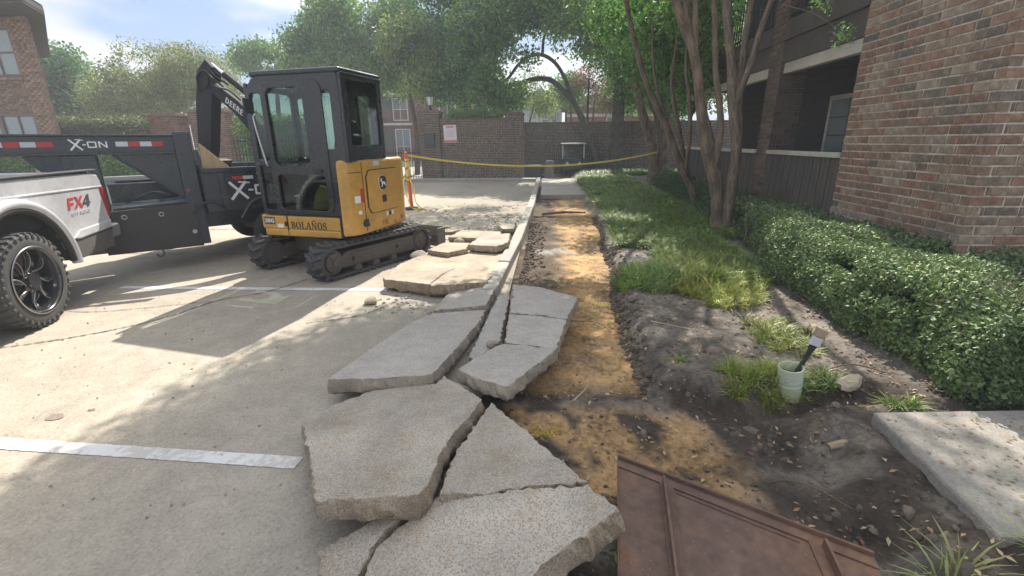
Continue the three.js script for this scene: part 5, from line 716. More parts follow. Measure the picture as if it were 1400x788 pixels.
// ------------------------------------------------------------------ white pickup: +X front, -Z its left side (toward the camera)
{
  const t = thing('pickup_truck', 'white four-wheel-drive pickup truck with black wheels and red tail lamp', 'pickup', [-5.85, 0, -3.64], -1.25);
  const W = 0.98, wy = 0.455, arch = []; for (let i = 0; i <= 18; i++) { const a = Math.PI * i / 18; arch.push([0.65 * Math.cos(a), 0.50 + 0.65 * Math.sin(a)]); }
  const sidePts = [[-1.52, 0.72], [-1.54, 0.95], [-1.53, 1.28], [-1.49, 1.36], [-1.38, 1.385], [1.0, 1.42], [1.0, 0.55], [0.65, 0.52], ...arch.slice(1, -1), [-0.66, 0.58], [-0.72, 0.68], [-0.86, 0.715]];
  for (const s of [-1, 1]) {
    const p = put('bed_side', [at(prism(sidePts, 0.07, 0.025), 0, 0, s * (W - 0.05)), at(prism([[-1.525, 1.2], [-1.525, 1.235], [-0.7, 1.25], [1.0, 1.27], [1.0, 1.235], [-0.7, 1.205]], 0.05, 0.02), 0, 0, s * (W - 0.032)), at(prism([[-1.52, 0.72], [-1.52, 0.82], [-0.88, 0.80], [-0.73, 0.72], [-0.86, 0.69]], 0.05, 0.02), 0, 0, s * (W - 0.03))], M.carWhite, t);
    const fl = []; for (let i = 0; i <= 20; i++) { const a = -0.05 + 3.24 * i / 20; fl.push([0.68 * Math.cos(a), 0.50 + 0.68 * Math.sin(a), s * (W - 0.0)]); }
    put('fender_flare', new THREE.TubeGeometry(new THREE.CatmullRomCurve3(fl.map(q => V(...q))), 40, 0.05, 8), M.carWhite, p);
    put('arch_liner', [at(new THREE.TorusGeometry(0.625, 0.035, 8, 30, Math.PI), 0, 0.5, s * (W - 0.0)), at(new THREE.CylinderGeometry(0.65, 0.65, 0.3, 30, 1, true, Math.PI / 2, Math.PI), 0, 0.5, s * (W - 0.17), Math.PI / 2, 0, 0)], new THREE.MeshStandardMaterial({ color: col(0.03, 0.03, 0.03), roughness: 0.9, side: THREE.DoubleSide }), p);
    put('rail_cap', bb(-1.47, 1.398, s * W - (s > 0 ? 0.12 : 0), 1.0, 1.425, s * W + (s > 0 ? 0 : 0.12), 0.01), M.plastic, t);
    put('tail_lamp', [at(prism([[-1.545, 0.86], [-1.555, 0.95], [-1.545, 1.19], [-1.505, 1.235], [-1.44, 1.21], [-1.445, 1.13], [-1.485, 0.86]], 0.10, 0.02), 0, 0, s * (W - 0.055))], M.red, t); put('dark_lower_band', [bb(-1.51, 0.48, s * (W - 0.05) - 0.03, -0.68, 0.70, s * (W - 0.05) + 0.03, 0.02)], mat(0.12, 0.11, 0.105, 0.8, { map: T.grime }), t);  // dark band set along the lower body side, below the white
  }
  // lettering: F X in red, 4 in black with red edge, small grey words under
  const L = (str, x, m, s, y = 1.05) => { const g = lettering(str, s, 'sans_bold', 0.003); g.scale(1.45, 1, 1); g.applyMatrix4(new THREE.Matrix4().makeShear(0, 0, 0.28, 0, 0, 0)); return put('decal_letters', at(g, x, y, -W + 0.0125, 0, Math.PI), m, t); };
  L('F', -0.86, M.redFlat, 0.125, 1.085); L('X', -1.0, M.redFlat, 0.125, 1.088); L('4', -1.145, mat(0.06, 0.06, 0.07, 0.6), 0.13, 1.091); L('OFF ROAD', -1.0, M.greyTape, 0.036, 0.975);
  put('bed_floor', [bb(-1.47, 0.88, -W + 0.1, 1.0, 0.93, W - 0.1, 0.004), bb(-1.47, 0.9, -W + 0.092, 1.0, 1.39, -W + 0.12, 0.004), bb(-1.47, 0.9, W - 0.12, 1.0, 1.39, W - 0.092, 0.004)], M.plastic, t);
  put('tailgate', [bb(-1.53, 0.74, -W + 0.11, -1.45, 1.395, W - 0.11, 0.02)], M.carWhite, t);
  put('rear_bumper', [bb(-1.77, 0.56, -W + 0.05, -1.53, 0.74, W - 0.05, 0.03), bb(-1.74, 0.745, -0.5, -1.54, 0.76, 0.5, 0.004)], mat(0.035, 0.035, 0.037, 0.7), t);
  put('chassis', [bb(-1.5, 0.4, -0.55, 4.3, 0.55, 0.55, 0.02), at(new THREE.CylinderGeometry(0.07, 0.07, 1.6, 14), 0, wy, 0, Math.PI / 2), at(new THREE.SphereGeometry(0.17, 14, 10), 0, wy, 0.1)], M.plastic, t);
  const cabPts = [[1.02, 0.5], [1.02, 1.42], [1.06, 1.46], [1.16, 1.95], [1.30, 2.02], [2.5, 2.03], [2.72, 1.97], [3.35, 1.45], [4.55, 1.36], [4.85, 1.2], [4.88, 0.55], [4.4, 0.5], [4.35, 0.8], [4.1, 1.02], [3.7, 1.02], [3.45, 0.8], [3.4, 0.5]];
  put('cab', prism(cabPts, 1.9, 0.06), M.carWhite, t);
  for (const s of [-1, 1]) { put('side_window', at(prism([[1.25, 1.48], [1.33, 1.93], [2.05, 1.94], [2.05, 1.48]], 0.02), 0, 0, s * 0.955), M.glassDark, t); put('side_window', at(prism([[2.12, 1.48], [2.12, 1.94], [2.62, 1.92], [3.08, 1.48]], 0.02), 0, 0, s * 0.955), M.glassDark, t); put('door', at(prism(roundRect(1.2, 0.6, 2.06, 1.42, 0.06), 0.02, 0.006), 0, 0, s * 0.952), M.carWhite, t); put('door', at(prism(roundRect(2.1, 0.6, 3.2, 1.42, 0.06), 0.02, 0.006), 0, 0, s * 0.952), M.carWhite, t); }
  for (const [x, z] of [[0, -1], [0, 1], [3.9, -1], [3.9, 1]]) {
    const w = thing2('wheel', t); w.position.set(x, wy, z * (W - 0.12)); w.rotation.y = z < 0 ? Math.PI : 0; w.rotation.x = 0;
    const KW = 0.455 / 0.425, prof = [[0.295, -0.14], [0.33, -0.15], [0.385, -0.145], [0.418, -0.12], [0.425, -0.06], [0.425, 0.06], [0.418, 0.12], [0.385, 0.145], [0.33, 0.15], [0.295, 0.14]].map(p => new THREE.Vector2(p[0] * KW, p[1]));
    const tg = [new THREE.LatheGeometry(prof, 44).rotateX(Math.PI / 2)]; for (let i = 0; i < 36; i++) for (const k of [-1, 1]) { const a = i / 36 * 6.2832 + (k > 0 ? 0.087 : 0); const b = new RoundedBoxGeometry(0.045, 0.03, 0.11, 1, 0.006); b.rotateY(k * 0.3); b.translate(0, 0.447, k * 0.078); b.rotateZ(a); tg.push(b); const c = new RoundedBoxGeometry(0.03, 0.035, 0.016, 1, 0.005); c.translate(0, 0.422, k * 0.147); c.rotateZ(a); tg.push(c); }
    put('tyre', tg, M.rubberWorn, w);
    const gl = new THREE.MeshPhysicalMaterial({ color: col(0.02, 0.02, 0.022), roughness: 0.25, clearcoat: 1 });
    const rim = put('rim', [new THREE.LatheGeometry([[0.25, -0.13], [0.252, 0.13], [0.268, 0.152], [0.258, 0.16], [0.235, 0.14], [0.225, 0.02], [0.2, -0.03], [0.0, -0.04]].map(p => new THREE.Vector2(...p)), 40).rotateX(Math.PI / 2)], gl, w);
    const ring = put('rim_lip', new THREE.TorusGeometry(0.262, 0.006, 6, 48).translate(0, 0, 0.155), M.steel, rim);
    for (let i = 0; i < 8; i++) { const a = i * Math.PI / 4, sp = prism([[-0.022, 0.06], [0.022, 0.06], [0.05, 0.17], [0.035, 0.245], [0.0, 0.245], [0.015, 0.17]], 0.03, 0.007); sp.rotateZ(a); sp.translate(0, 0, 0.075); put('spoke', sp, gl, rim); const e = hose([[-0.02, 0.07, 0], [0.03, 0.12, 0.006], [0.052, 0.17, 0.004], [0.036, 0.235, 0]], 0.0035, 10); e.rotateZ(a); e.translate(0, 0, 0.092); put('spoke_edge', e, M.steel, rim); }
    rim.scale.set(1.24, 1.24, 1);
    put('hub_cap', [at(new THREE.CylinderGeometry(0.06, 0.07, 0.06, 18), 0, 0, 0.09, Math.PI / 2), ...[0, 1, 2, 3, 4, 5, 6, 7].map(i => at(new THREE.CylinderGeometry(0.011, 0.011, 0.03, 6), 0.085 * Math.cos(i * 0.785 + 0.4), 0.085 * Math.sin(i * 0.785 + 0.4), 0.08, Math.PI / 2))], gl, rim);
  }
}
// ------------------------------------------------------------------ rusty steel plate in the front
{
  const t = thing('steel_plate', 'rusty brown steel plate with raised angle ribs lying over the dug pit', 'steel plate', [0.43, 0.172, -1.955]);
  // along: u runs down the far lip (to the right), v runs toward the camera
  const u = V(0.77, -0.004, 0.446).normalize(), v = V(-0.085, -0.05, 0.64).normalize(), n = v.clone().cross(u).normalize(); if (n.y < 0) n.negate();
  const m4 = new THREE.Matrix4().makeBasis(u, n, v); // local x = u (not square to v on purpose: the sheet is a skewed offcut)
  const sheet = (name, g) => put(name, metric(g.applyMatrix4(m4)), M.rust, t);
  sheet('sheet', bb(-0.06, -0.010, 0.0, 0.96, 0.0, 1.3, 0.002));
  sheet('lip', join([bb(-0.065, -0.03, -0.012, 0.965, 0.028, 0.0, 0.003), bb(-0.065, 0.0015, 0.001, 0.965, 0.008, 0.05, 0.002)]));
  sheet('side_strip', bb(-0.068, -0.02, 0.0, -0.060, 0.008, 1.3, 0.002));
  sheet('rib', join([bb(0.14, 0.001, 0.052, 0.205, 0.012, 1.3, 0.003), bb(0.152, 0.0125, 0.052, 0.166, 0.062, 1.3, 0.003)]));
  sheet('rib', join([bb(0.735, 0.001, 0.052, 0.79, 0.010, 1.3, 0.002), bb(0.778, 0.0105, 0.052, 0.79, 0.058, 1.3, 0.003)]));
  sheet('weld_seam', bb(0.22, 0.0005, 0.066, 0.70, 0.006, 0.074, 0.002));
}
// ------------------------------------------------------------------ small things by the bed
{
  const y = soilY(1.66, -2.95), t = thing('sprinkler_sleeve', 'cut length of pale green plastic pipe standing in the grass clump', 'pipe', [1.67, y - 0.035, -2.94]);
  t.rotation.z = 0.12; t.rotation.x = 0.08;
  put('wall', new THREE.LatheGeometry([[0.074, -0.08], [0.076, 0.0], [0.076, 0.075], [0.079, 0.08], [0.079, 0.088], [0.076, 0.092], [0.078, 0.175], [0.0735, 0.178], [0.071, 0.17], [0.070, -0.06]].map(p => new THREE.Vector2(...p)), 30), M.pipe, t);
  put('collar', at(new THREE.TorusGeometry(0.078, 0.004, 6, 30), 0, 0.05, 0, Math.PI / 2), M.pipe, t); put('screw', at(new THREE.SphereGeometry(0.008, 8, 6), -0.05, 0.1, 0.06), M.steel, t);
  const b = thing('paint_brush', 'old paint brush with black handle standing bristles up in the green pipe', 'brush', [1.68, y + 0.03, -2.94]); b.rotation.z = -0.34; b.scale.setScalar(1.25);
  const hnd = put('handle', [at(prism([[-0.011, 0], [0.011, 0], [0.014, 0.05], [0.010, 0.11], [0.014, 0.17], [0.021, 0.2], [-0.021, 0.2], [-0.014, 0.17], [-0.010, 0.11], [-0.014, 0.05]], 0.016, 0.005), 0, 0.02, 0)], M.plastic, b);
  put('ferrule', bb(-0.026, 0.222, -0.011, 0.026, 0.27, 0.011, 0.003), M.greyTape, b); put('bristles', at(prism([[-0.025, 0], [0.025, 0], [0.035, 0.045], [-0.037, 0.05]], 0.02, 0.004), 0, 0.272, 0), mat(0.48, 0.36, 0.24, 0.95, { map: T.wood }), b);
}
{ const t = thing('drain_pipe', 'grey corrugated drain pipe lying behind the sidewalk at the hedge foot', 'pipe', [2.62, 0.2, -2.70], 0.03); const prof = []; for (let i = 0; i <= 60; i++) prof.push(new THREE.Vector2(0.045 + (i % 3 === 1 ? 0.006 : 0), i * 0.012)); put('shell', at(new THREE.LatheGeometry(prof, 20), 0, 0, 0, 0, 0, -Math.PI / 2), new THREE.MeshStandardMaterial({ color: col(0.07, 0.075, 0.08), roughness: 0.6, side: THREE.DoubleSide }), t); put('lip', at(new THREE.TorusGeometry(0.046, 0.005, 6, 20), 0, 0, 0, 0, Math.PI / 2), M.plastic, t); }
{ const t = thing('stone_edging', 'pale weathered edging stone half buried beside the grass clump', 'stone', [2.06, 0.12, -2.96], 0.55); put('stone', metric(at(rockGeo(31).clone(), 0, 0, 0).scale(0.15, 0.07, 0.06)), mat(0.44, 0.38, 0.30, 0.95, { map: T.concrete }), t); }
{ const t = thing('root_stub', 'broken pale root stub lying on the dark soil in front of the sidewalk', 'root', [1.62, 0.03, -2.36], 0.4); put('bark', limb([[0, 0, 0], [0.04, 0.02, 0.02], [0.085, 0.025, 0.03]], 0.02, 0.024, 9, 3, 0.2), mat(0.40, 0.29, 0.19, 0.9, { map: T.bark }), t); put('cut_end', at(new THREE.CircleGeometry(0.02, 10), 0.088, 0.0255, 0.031, 0, 1.2), mat(0.14, 0.09, 0.05, 1), t); }
{ // loose twigs and roots
  const tw = [['forked bare twig on the dirt beside the lifted walk corner', [[0.2, 0.04, -2.75], [0.3, 0.1, -2.85], [0.34, 0.17, -2.94]], 0.006], ['thin root arching over the front of the dug pit', [[1.16, 0.02, -2.05], [1.2, 0.1, -1.98], [1.28, 0.13, -1.9], [1.42, 0.08, -1.82]], 0.005], ['long pale stick lying on the bare grey soil of the bed', [[0.95, 0.15, -3.95], [1.2, 0.17, -3.75], [1.42, 0.16, -3.6]], 0.007], ['dark root crossing the dug trench far up the walk', [[-0.1, 0.0, -11.3], [0.35, 0.06, -11.2], [0.95, 0.03, -11.4]], 0.035], ['thin twig lying across the orange trench floor', [[0.25, 0.0, -4.3], [0.5, 0.03, -4.2], [0.62, 0.0, -4.05]], 0.005], ['stick lying under the grass clump at the bed edge', [[1.95, 0.16, -3.05], [2.15, 0.19, -3.1], [2.35, 0.17, -3.0]], 0.008]];
  tw.forEach(([l, p, r], i) => tag(put('twig', limb(p, r, r * 0.5, 6, i + 3, 0.2), i === 2 || i === 0 ? mat(0.38, 0.31, 0.23, 0.95) : M.twig), l, 'twig', 'loose twigs and roots'));
}
{ // leaf litter
  const lg = (() => { const P = [0, 0, 0, 0.4, 0.1, 0.22, 1, 0.06, 0, 0.4, 0.1, -0.22], I = [0, 1, 2, 0, 2, 3]; return triGeo(P, I); })(), R = RNG(91), pl = [], lot = [];
  for (let i = 0; i < 1500; i++) { const z = -1.15 - 4.5 * R() ** 1.3, x = 0.1 + 2.5 * R(); if (x > 1.82 && z > -2.62) continue; const k = R(); pl.push([x, soilY(x, z) + 0.008, z, 0.018 + 0.032 * R(), (R() - 0.5) * 0.9, R() * 6.3, (R() - 0.5) * 0.9, k < 0.5 ? [0.30, 0.19, 0.10] : k < 0.8 ? [0.42, 0.33, 0.2] : [0.2, 0.09, 0.045]]); }
  for (let i = 0; i < 700; i++) { const z = -2.8 - 3.6 * R(), x = 1.9 + 0.8 * R(); pl.push([x, soilY(x, z) + 0.008, z, 0.014 + 0.03 * R(), (R() - 0.5) * 0.9, R() * 6.3, (R() - 0.5) * 0.9, R() < 0.5 ? [0.34, 0.24, 0.14] : [0.22, 0.13, 0.07]]); }
  for (let i = 0; i < 260; i++) { const x = 1.95 + 1.0 * R(), z = -2.5 + 0.85 * R(); lot.push([x, 0.184, z, 0.012 + 0.02 * R(), (R() - 0.5) * 0.5, R() * 6.3, 0, [0.3, 0.2, 0.1]]); }
  for (let i = 0; i < 300; i++) { const x = -5 + 4.4 * R(), z = -1.4 - 6 * R(); lot.push([x, 0.012, z, 0.01 + 0.018 * R(), (R() - 0.5) * 0.5, R() * 6.3, 0, [0.28, 0.22, 0.12]]); }
  scatter('fallen_leaves', lg, new THREE.MeshStandardMaterial({ color: col(1, 1, 1), roughness: 0.9, side: THREE.DoubleSide }), [...pl, ...lot], scene);
}
// ------------------------------------------------------------------ delineator post and caution tape
{
  const t = thing('delineator_post', 'orange delineator post wrapped in loose yellow tape beside the digger', 'post', [-3.55, 0, -12.1]);
  put('base', at(new THREE.CylinderGeometry(0.17, 0.2, 0.06, 8), 0, 0.03, 0), M.rubber, t);
  put('post', [rod([0, 0.05, 0], [-0.06, 1.40, 0], 0.05, 12, 0.04), at(new THREE.SphereGeometry(0.045, 10, 8), -0.06, 1.42, 0)], M.orange, t); put('reflective_band', [rod([-0.036, 0.86, 0], [-0.041, 0.98, 0], 0.047, 12), rod([-0.045, 1.08, 0], [-0.05, 1.2, 0], 0.0455, 12)], M.whiteFlat, t);
  const R = RNG(9); for (let i = 0; i < 7; i++) { const y = 0.75 + 0.08 * i, pts = []; for (let k = 0; k <= 8; k++) { const a = k / 8 * 5.5 + i; pts.push([-0.035 + 0.065 * Math.cos(a), y + 0.06 * R(), 0.065 * Math.sin(a)]); } put('wrapped_tape', ribbon(pts, 0.05, 0.5), M.tape, t); }
  put('loose_tape', ribbon([[-0.1, 0.9, 0.05], [-0.16, 0.6, 0.08], [-0.06, 0.35, 0.12], [0.05, 0.08, 0.2], [0.2, 0.03, 0.25], [0.36, 0.03, 0.15]], 0.06, 1.5), M.tape, t); put('loose_tape', ribbon([[0.02, 0.8, 0.06], [0.12, 0.5, 0.08], [0.15, 0.2, 0.1], [0.3, 0.03, 0.1], [0.5, 0.02, 0.3]], 0.05, 2), M.tape, t);
}
function ribbon(pts, w, twist) { const c = new THREE.CatmullRomCurve3(pts.map(p => V(...p))), n = 30, P = [], I = []; for (let i = 0; i <= n; i++) { const p = c.getPointAt(i / n), a = twist * Math.sin(i / n * 7), t = c.getTangentAt(i / n), up = V(Math.sin(a) * 0.6, Math.cos(a), Math.sin(a) * 0.5).addScaledVector(t, -t.y * Math.cos(a)).normalize().multiplyScalar(w / 2); P.push(p.x + up.x, p.y + up.y, p.z + up.z, p.x - up.x, p.y - up.y, p.z - up.z); if (i) { const q = 2 * i; I.push(q - 2, q - 1, q, q - 1, q + 1, q); } } return triGeo(P, I); }
{ const pts = []; for (let i = 0; i <= 14; i++) { const s = i / 14; pts.push([lerp(-3.6, 3.72, s), lerp(1.38, 1.30, s) - 0.36 * 4 * s * (1 - s), lerp(-12.1, -16.7, s)]); } tag(put('caution_tape', ribbon(pts, 0.05, 0.7), M.tape), 'yellow caution tape sagging from the orange post to the tree trunk', 'tape'); }
{ const t = thing('rubber_base', 'flat black rubber base lying on the ground before the gate', 'post base', [-6.1, 0, -18.6]); put('foot', at(new THREE.CylinderGeometry(0.3, 0.36, 0.1, 8), 0, 0.05, 0), M.rubber, t); put('socket', at(new THREE.CylinderGeometry(0.06, 0.08, 0.1, 10), 0, 0.14, 0), M.rubber, t); }

// ------------------------------------------------------------------ hedge and ground cover
const LEAF = {
  hedge: leafMat(0.155, 0.25, 0.08, { transmission: 0.35, roughness: 0.65 }), cover: leafMat(0.13, 0.21, 0.07, { transmission: 0.3, roughness: 0.55 }), grass: leafMat(0.27, 0.37, 0.085, { transmission: 0.35, roughness: 0.5 }), oak: leafMat(0.18, 0.33, 0.065), oakBlue: leafMat(0.15, 0.31, 0.085), yellowGreen: leafMat(0.30, 0.40, 0.08), tanGreen: leafMat(0.29, 0.34, 0.11), myrtle: leafMat(0.17, 0.34, 0.065), vine: leafMat(0.16, 0.21, 0.06), rusty: leafMat(0.26, 0.16, 0.07),
};
{
  const t = thing('box_hedge', 'clipped green hedge running from the tree to the sidewalk', 'hedge', [2.85, 0.15, -4.8]);
  const z0 = -7.2, z1 = -2.72, R = RNG(41), pl = [], core = new THREE.Group();
  const front = z => 2.60 + 0.12 * (f2(z * 1.6, 3, 61) - 0.5) * 2 + 0.42 * step(-5.0, -7.4, z), top = (x, z) => 0.715 + 0.10 * (f2(x * 2.5, z * 2.2, 63) - 0.5) * 2 - 0.16 * step(-3.3, -2.7, z), back = 3.35;
  for (let i = 0; i < 24000; i++) {
    const z = lerp(z0, z1, R()), q = R(); let x, y, k = 1; const xf = front(z);
    if (q < 0.5) { const h = R(); y = lerp(0.16, top(xf, z) - 0.03, Math.pow(h, 0.8)); x = xf + 0.10 * (1 - Math.sin(Math.PI * Math.min(1, h * 0.75 + 0.2))) + 0.10 * step(0.8, 1, h) * h + 0.05 * (f2(y * 7, z * 7, 66) - 0.5) * 2 + 0.05 * R(); } 
    else if (q < 0.92) { x = lerp(xf + 0.06, back, R()); y = top(x, z) - 0.04 * R() - 0.10 * step(0.14, 0.0, x - xf); const dead = Math.exp(-(((x - 3.15) / 0.22) ** 2) - ((z + 3.25) / 0.32) ** 2); if (R() < dead * 0.97) continue; }
    else { x = lerp(xf + 0.05, back, R()); y = lerp(0.2, 0.66, R()); pl.push([x, y, z1 + 0.06 * R(), 0.9 + 0.5 * R(), R() * 6, R() * 6, R() * 6, 0.8]); continue; }
    if (n3(x * 5, y * 5, z * 5, 68) < 0.31) continue;
    k = 0.75 + 0.6 * R(); const hu = R(), dry = R() < 0.012; pl.push([x, y, z, 0.75 + 0.6 * R(), R() * 6.3, R() * 6.3, R() * 6.3, dry ? [k * 1.5, k * 0.9, k * 0.8] : [k * (0.9 + 0.35 * hu), k, k * (0.85 + 0.2 * hu)]]);
  }
  const off = p => [p[0] - 2.85, p[1] - 0.15, p[2] + 4.8, ...p.slice(3)]; const half = pl.length >> 1;
  scatter('foliage', clumpTiny[0], LEAF.hedge, pl.slice(0, half).map(off), t); scatter('foliage', clumpTiny[1], LEAF.hedge, pl.slice(half).map(off), t);
  const cg = []; for (let i = 0; i < 130; i++) { const z = lerp(z0, z1, R()), x = lerp(2.85, 3.3, R()), y = 0.62 + 0.06 * R(); cg.push(limb([[x - 2.85, 0, z + 4.8], [x - 2.85 + 0.1 * (R() - 0.5), y * 0.45, z + 4.8 + 0.1 * (R() - 0.5)], [x - 2.85 + 0.3 * (R() - 0.5), y - 0.15, z + 4.8 + 0.3 * (R() - 0.5)]], 0.012, 0.004, 4, i, 0.1)); }
  put('branches', cg, M.twig, t); put('shaded_core', bb(2.84 - 2.85, 0.02, -5.4 + 4.8, 0.42, 0.38, z1 + 4.8 - 0.22, 0.06), mat(0.022, 0.026, 0.016, 1), t);  // near-black block added inside, shade among the leaves put into its colour
  const bare = []; for (let i = 0; i < 46; i++) { const a = R() * 6.3, x = 3.12 + 0.2 * (R() - 0.5), z = -3.2 + 0.35 * (R() - 0.5); bare.push(limb([[x - 2.85, 0.3, z + 4.8], [x - 2.85 + 0.06 * Math.cos(a), 0.5, z + 4.8 + 0.06 * Math.sin(a)], [x - 2.85 + 0.16 * Math.cos(a), 0.6 + 0.08 * R(), z + 4.8 + 0.16 * Math.sin(a)]], 0.005, 0.002, 4, i + 200, 0.1)); } put('bare_twigs', bare, mat(0.30, 0.24, 0.19, 0.95), t);
}
{ // leafy ground cover between hedge and wall, mounds by the patio screen
  const R = RNG(52), pl = [], pl2 = [];
  for (let i = 0; i < 9000; i++) { const z = lerp(-8.5, -2.6, R()), x = lerp(3.2, z > -4.5 ? 6.2 : 3.78, Math.sqrt(R())); if (x > 3.74 && z < -4.42) continue; const y = 0.60 + 0.10 * f2(x * 2, z * 2, 71) + 0.03 * R() - 0.06 * step(0.3, 0, x - 3.2); pl.push([x, y, z, 0.8 + 0.7 * R(), R() * 6, R() * 6, R() * 6, 0.65 + 0.6 * R()]); }
  for (let i = 0; i < 1200; i++) { pl.push([lerp(3.2, 6, R()), lerp(0.3, 0.62, R()), -2.6 + 0.06 * R(), 1.2, R() * 6, R() * 6, R() * 6, 0.7]); }
  for (let i = 0; i < 6500; i++) { const z = lerp(-15.5, -6.6, R()), x = lerp(3.25 + 0.25 * step(-9, -13, z) + 0.2 * step(-7.6, -6.8, z), 3.78, R()), m = 0.16 + 0.5 * step(0, 0.45, x - 3.2 - 0.2 * step(-7.6, -6.8, z)) * (0.6 + 0.5 * f2(x * 1.2, z * 1.2, 73)); pl2.push([x, 0.12 + m * Math.pow(R(), 0.4), z, 1.1 + 0.9 * R(), R() * 6, R() * 6, R() * 6, 0.55 + 0.6 * R()]); }
  scatter('ground_cover', clumpTiny[0], LEAF.cover, pl, scene); scatter('leafy_undergrowth', clumpTiny[1], LEAF.cover, pl2, scene);
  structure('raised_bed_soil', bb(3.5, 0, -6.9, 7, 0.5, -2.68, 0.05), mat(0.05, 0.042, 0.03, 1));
}
// ------------------------------------------------------------------ grass
const tuftA = [1, 2, 3].map(s => bladeClump(26, 0.24, 0.17, 0.0045, 200 + s)), tuftB = [1, 2].map(s => bladeClump(20, 0.13, 0.13, 0.005, 220 + s)), tuftS = bladeClump(16, 0.34, 0.34, 0.012, 240, 1.1);
function grassPatch(name, label, cat, cx, cz, rx, rz, n, tufts, h, seed, tint, mt = LEAF.grass) {
  const y0 = soilY(cx, cz), t = thing(name, label, cat, [cx, y0, cz], 0, 'clumps of ornamental grass'), R = RNG(seed), pl = [];
  for (let i = 0; i < n; i++) { const a = R() * 6.283, r = Math.sqrt(R()), x = cx + rx * r * Math.cos(a), z = cz + rz * r * Math.sin(a), k = 0.65 + 0.7 * R(), hu = R(); const dry = R() < 0.14; pl.push([x - cx, soilY(x, z) - y0 - 0.01, z - cz, h * (0.6 + 0.7 * R()) * (1 - 0.25 * r * r), 0.6 * (R() - 0.5), R() * 6.283, 0.6 * (R() - 0.5), dry ? [k * 1.5, k * 1.0, k * 1.6] : [k * tint[0] * (0.9 + 0.4 * hu), k * tint[1], k * tint[2]]]); }
  for (let k = 0; k < tufts.length; k++) scatter('blades', tufts[k], mt, pl.filter((_, i) => i % tufts.length === k), t);
  return t;
}
grassPatch('grass_clump', 'dark green grass tuft at the trench edge beside the dusty patch', 'grass', 1.18, -5.3, 0.36, 0.48, 120, tuftA, 1.05, 301, [0.85, 1.05, 1]);
grassPatch('grass_clump', 'sunlit yellow-green grass strip in front of the multi-stemmed tree', 'grass', 1.88, -5.45, 0.55, 1.1, 380, tuftA, 0.85, 302, [1.4, 1.25, 0.8]);  // blade tint raised and yellowed, sunshine put into the colour
grassPatch('grass_clump', 'bright grass clump growing around the green pipe', 'grass', 1.48, -2.98, 0.27, 0.17, 90, tuftA, 0.62, 303, [1.05, 1.05, 0.8]);
grassPatch('grass_clump', 'thin grass trailing to the right of the green pipe', 'grass', 1.83, -2.98, 0.2, 0.12, 26, tuftB, 0.85, 304, [0.8, 0.95, 0.9]);
grassPatch('grass_clump', 'sparse short grass on the path between hedge and green pipe', 'grass', 1.98, -3.75, 0.26, 0.4, 80, tuftB, 0.9, 305, [1, 0.95, 0.8]);
grassPatch('grass_clump', 'little weed sprout on bare soil beside the dug edge', 'grass', 1.02, -3.25, 0.06, 0.06, 5, tuftB, 0.6, 306, [0.9, 1, 0.8]);
grassPatch('grass_clump', 'small green weed by the sidewalk far corner', 'grass', 2.22, -2.72, 0.10, 0.06, 9, tuftB, 0.8, 307, [0.9, 1, 0.8]);
grassPatch('spider_plant', 'long-leaved pale grassy plant at the foot of the sidewalk', 'plant', 1.60, -1.50, 0.03, 0.03, 3, [tuftS], 0.6, 308, [1.5, 1.35, 1.9]);
grassPatch('spider_plant', 'long-leaved grassy plant in the bottom right corner', 'plant', 1.93, -1.50, 0.03, 0.03, 3, [tuftS], 0.62, 309, [1.5, 1.4, 1.9]);
grassPatch('weed', 'yellow-green flowering weed at the foot of the triangular slab', 'weed', 0.02, -2.45, 0.12, 0.05, 26, [clumpTiny[0]], 0.55, 310, [2.4, 1.6, 0.6], LEAF.grass);
{ // low lawn of grassy cover under the trees
  const R = RNG(61), pl = []; for (let i = 0; i < 9500; i++) { const z = -5.2 - 16 * Math.pow(R(), 1.25), x0 = trenchR(z) + 0.12 + 0.4 * step(-6.9, -6.2, z), x = lerp(x0, z < -7.5 ? 3.35 : 2.65, R()); const ds = Math.hypot((x - 1.3) / 0.3, (z + 6.35) / 0.5); if (ds < 1) continue; if (f2(x * 1.3, z * 1.3, 64) < 0.34) continue; const k = 0.55 + 0.7 * R(), s = 0.75 + 0.6 * R() + 0.02 * -z; pl.push([x, soilY(x, z) - 0.01, z, s, 0.3 * (R() - 0.5), R() * 6.3, 0.3 * (R() - 0.5), [k * (0.85 + 0.3 * R()), k, k * 0.95]]); }
  for (let i = 0; i < 700; i++) { const z = -21.5 - 3.6 * R(), x = 1.6 + 6 * R(); pl.push([x, soilY(x, z), z, 1.6 + R(), 0, R() * 6, 0, 0.8]); }
  scatter('grass', tuftB[0], LEAF.grass, pl.filter((_, i) => i % 2), scene, [0.8, 0.9, 0.9]); scatter('grass', tuftB[1], LEAF.grass, pl.filter((_, i) => !(i % 2)), scene);
}
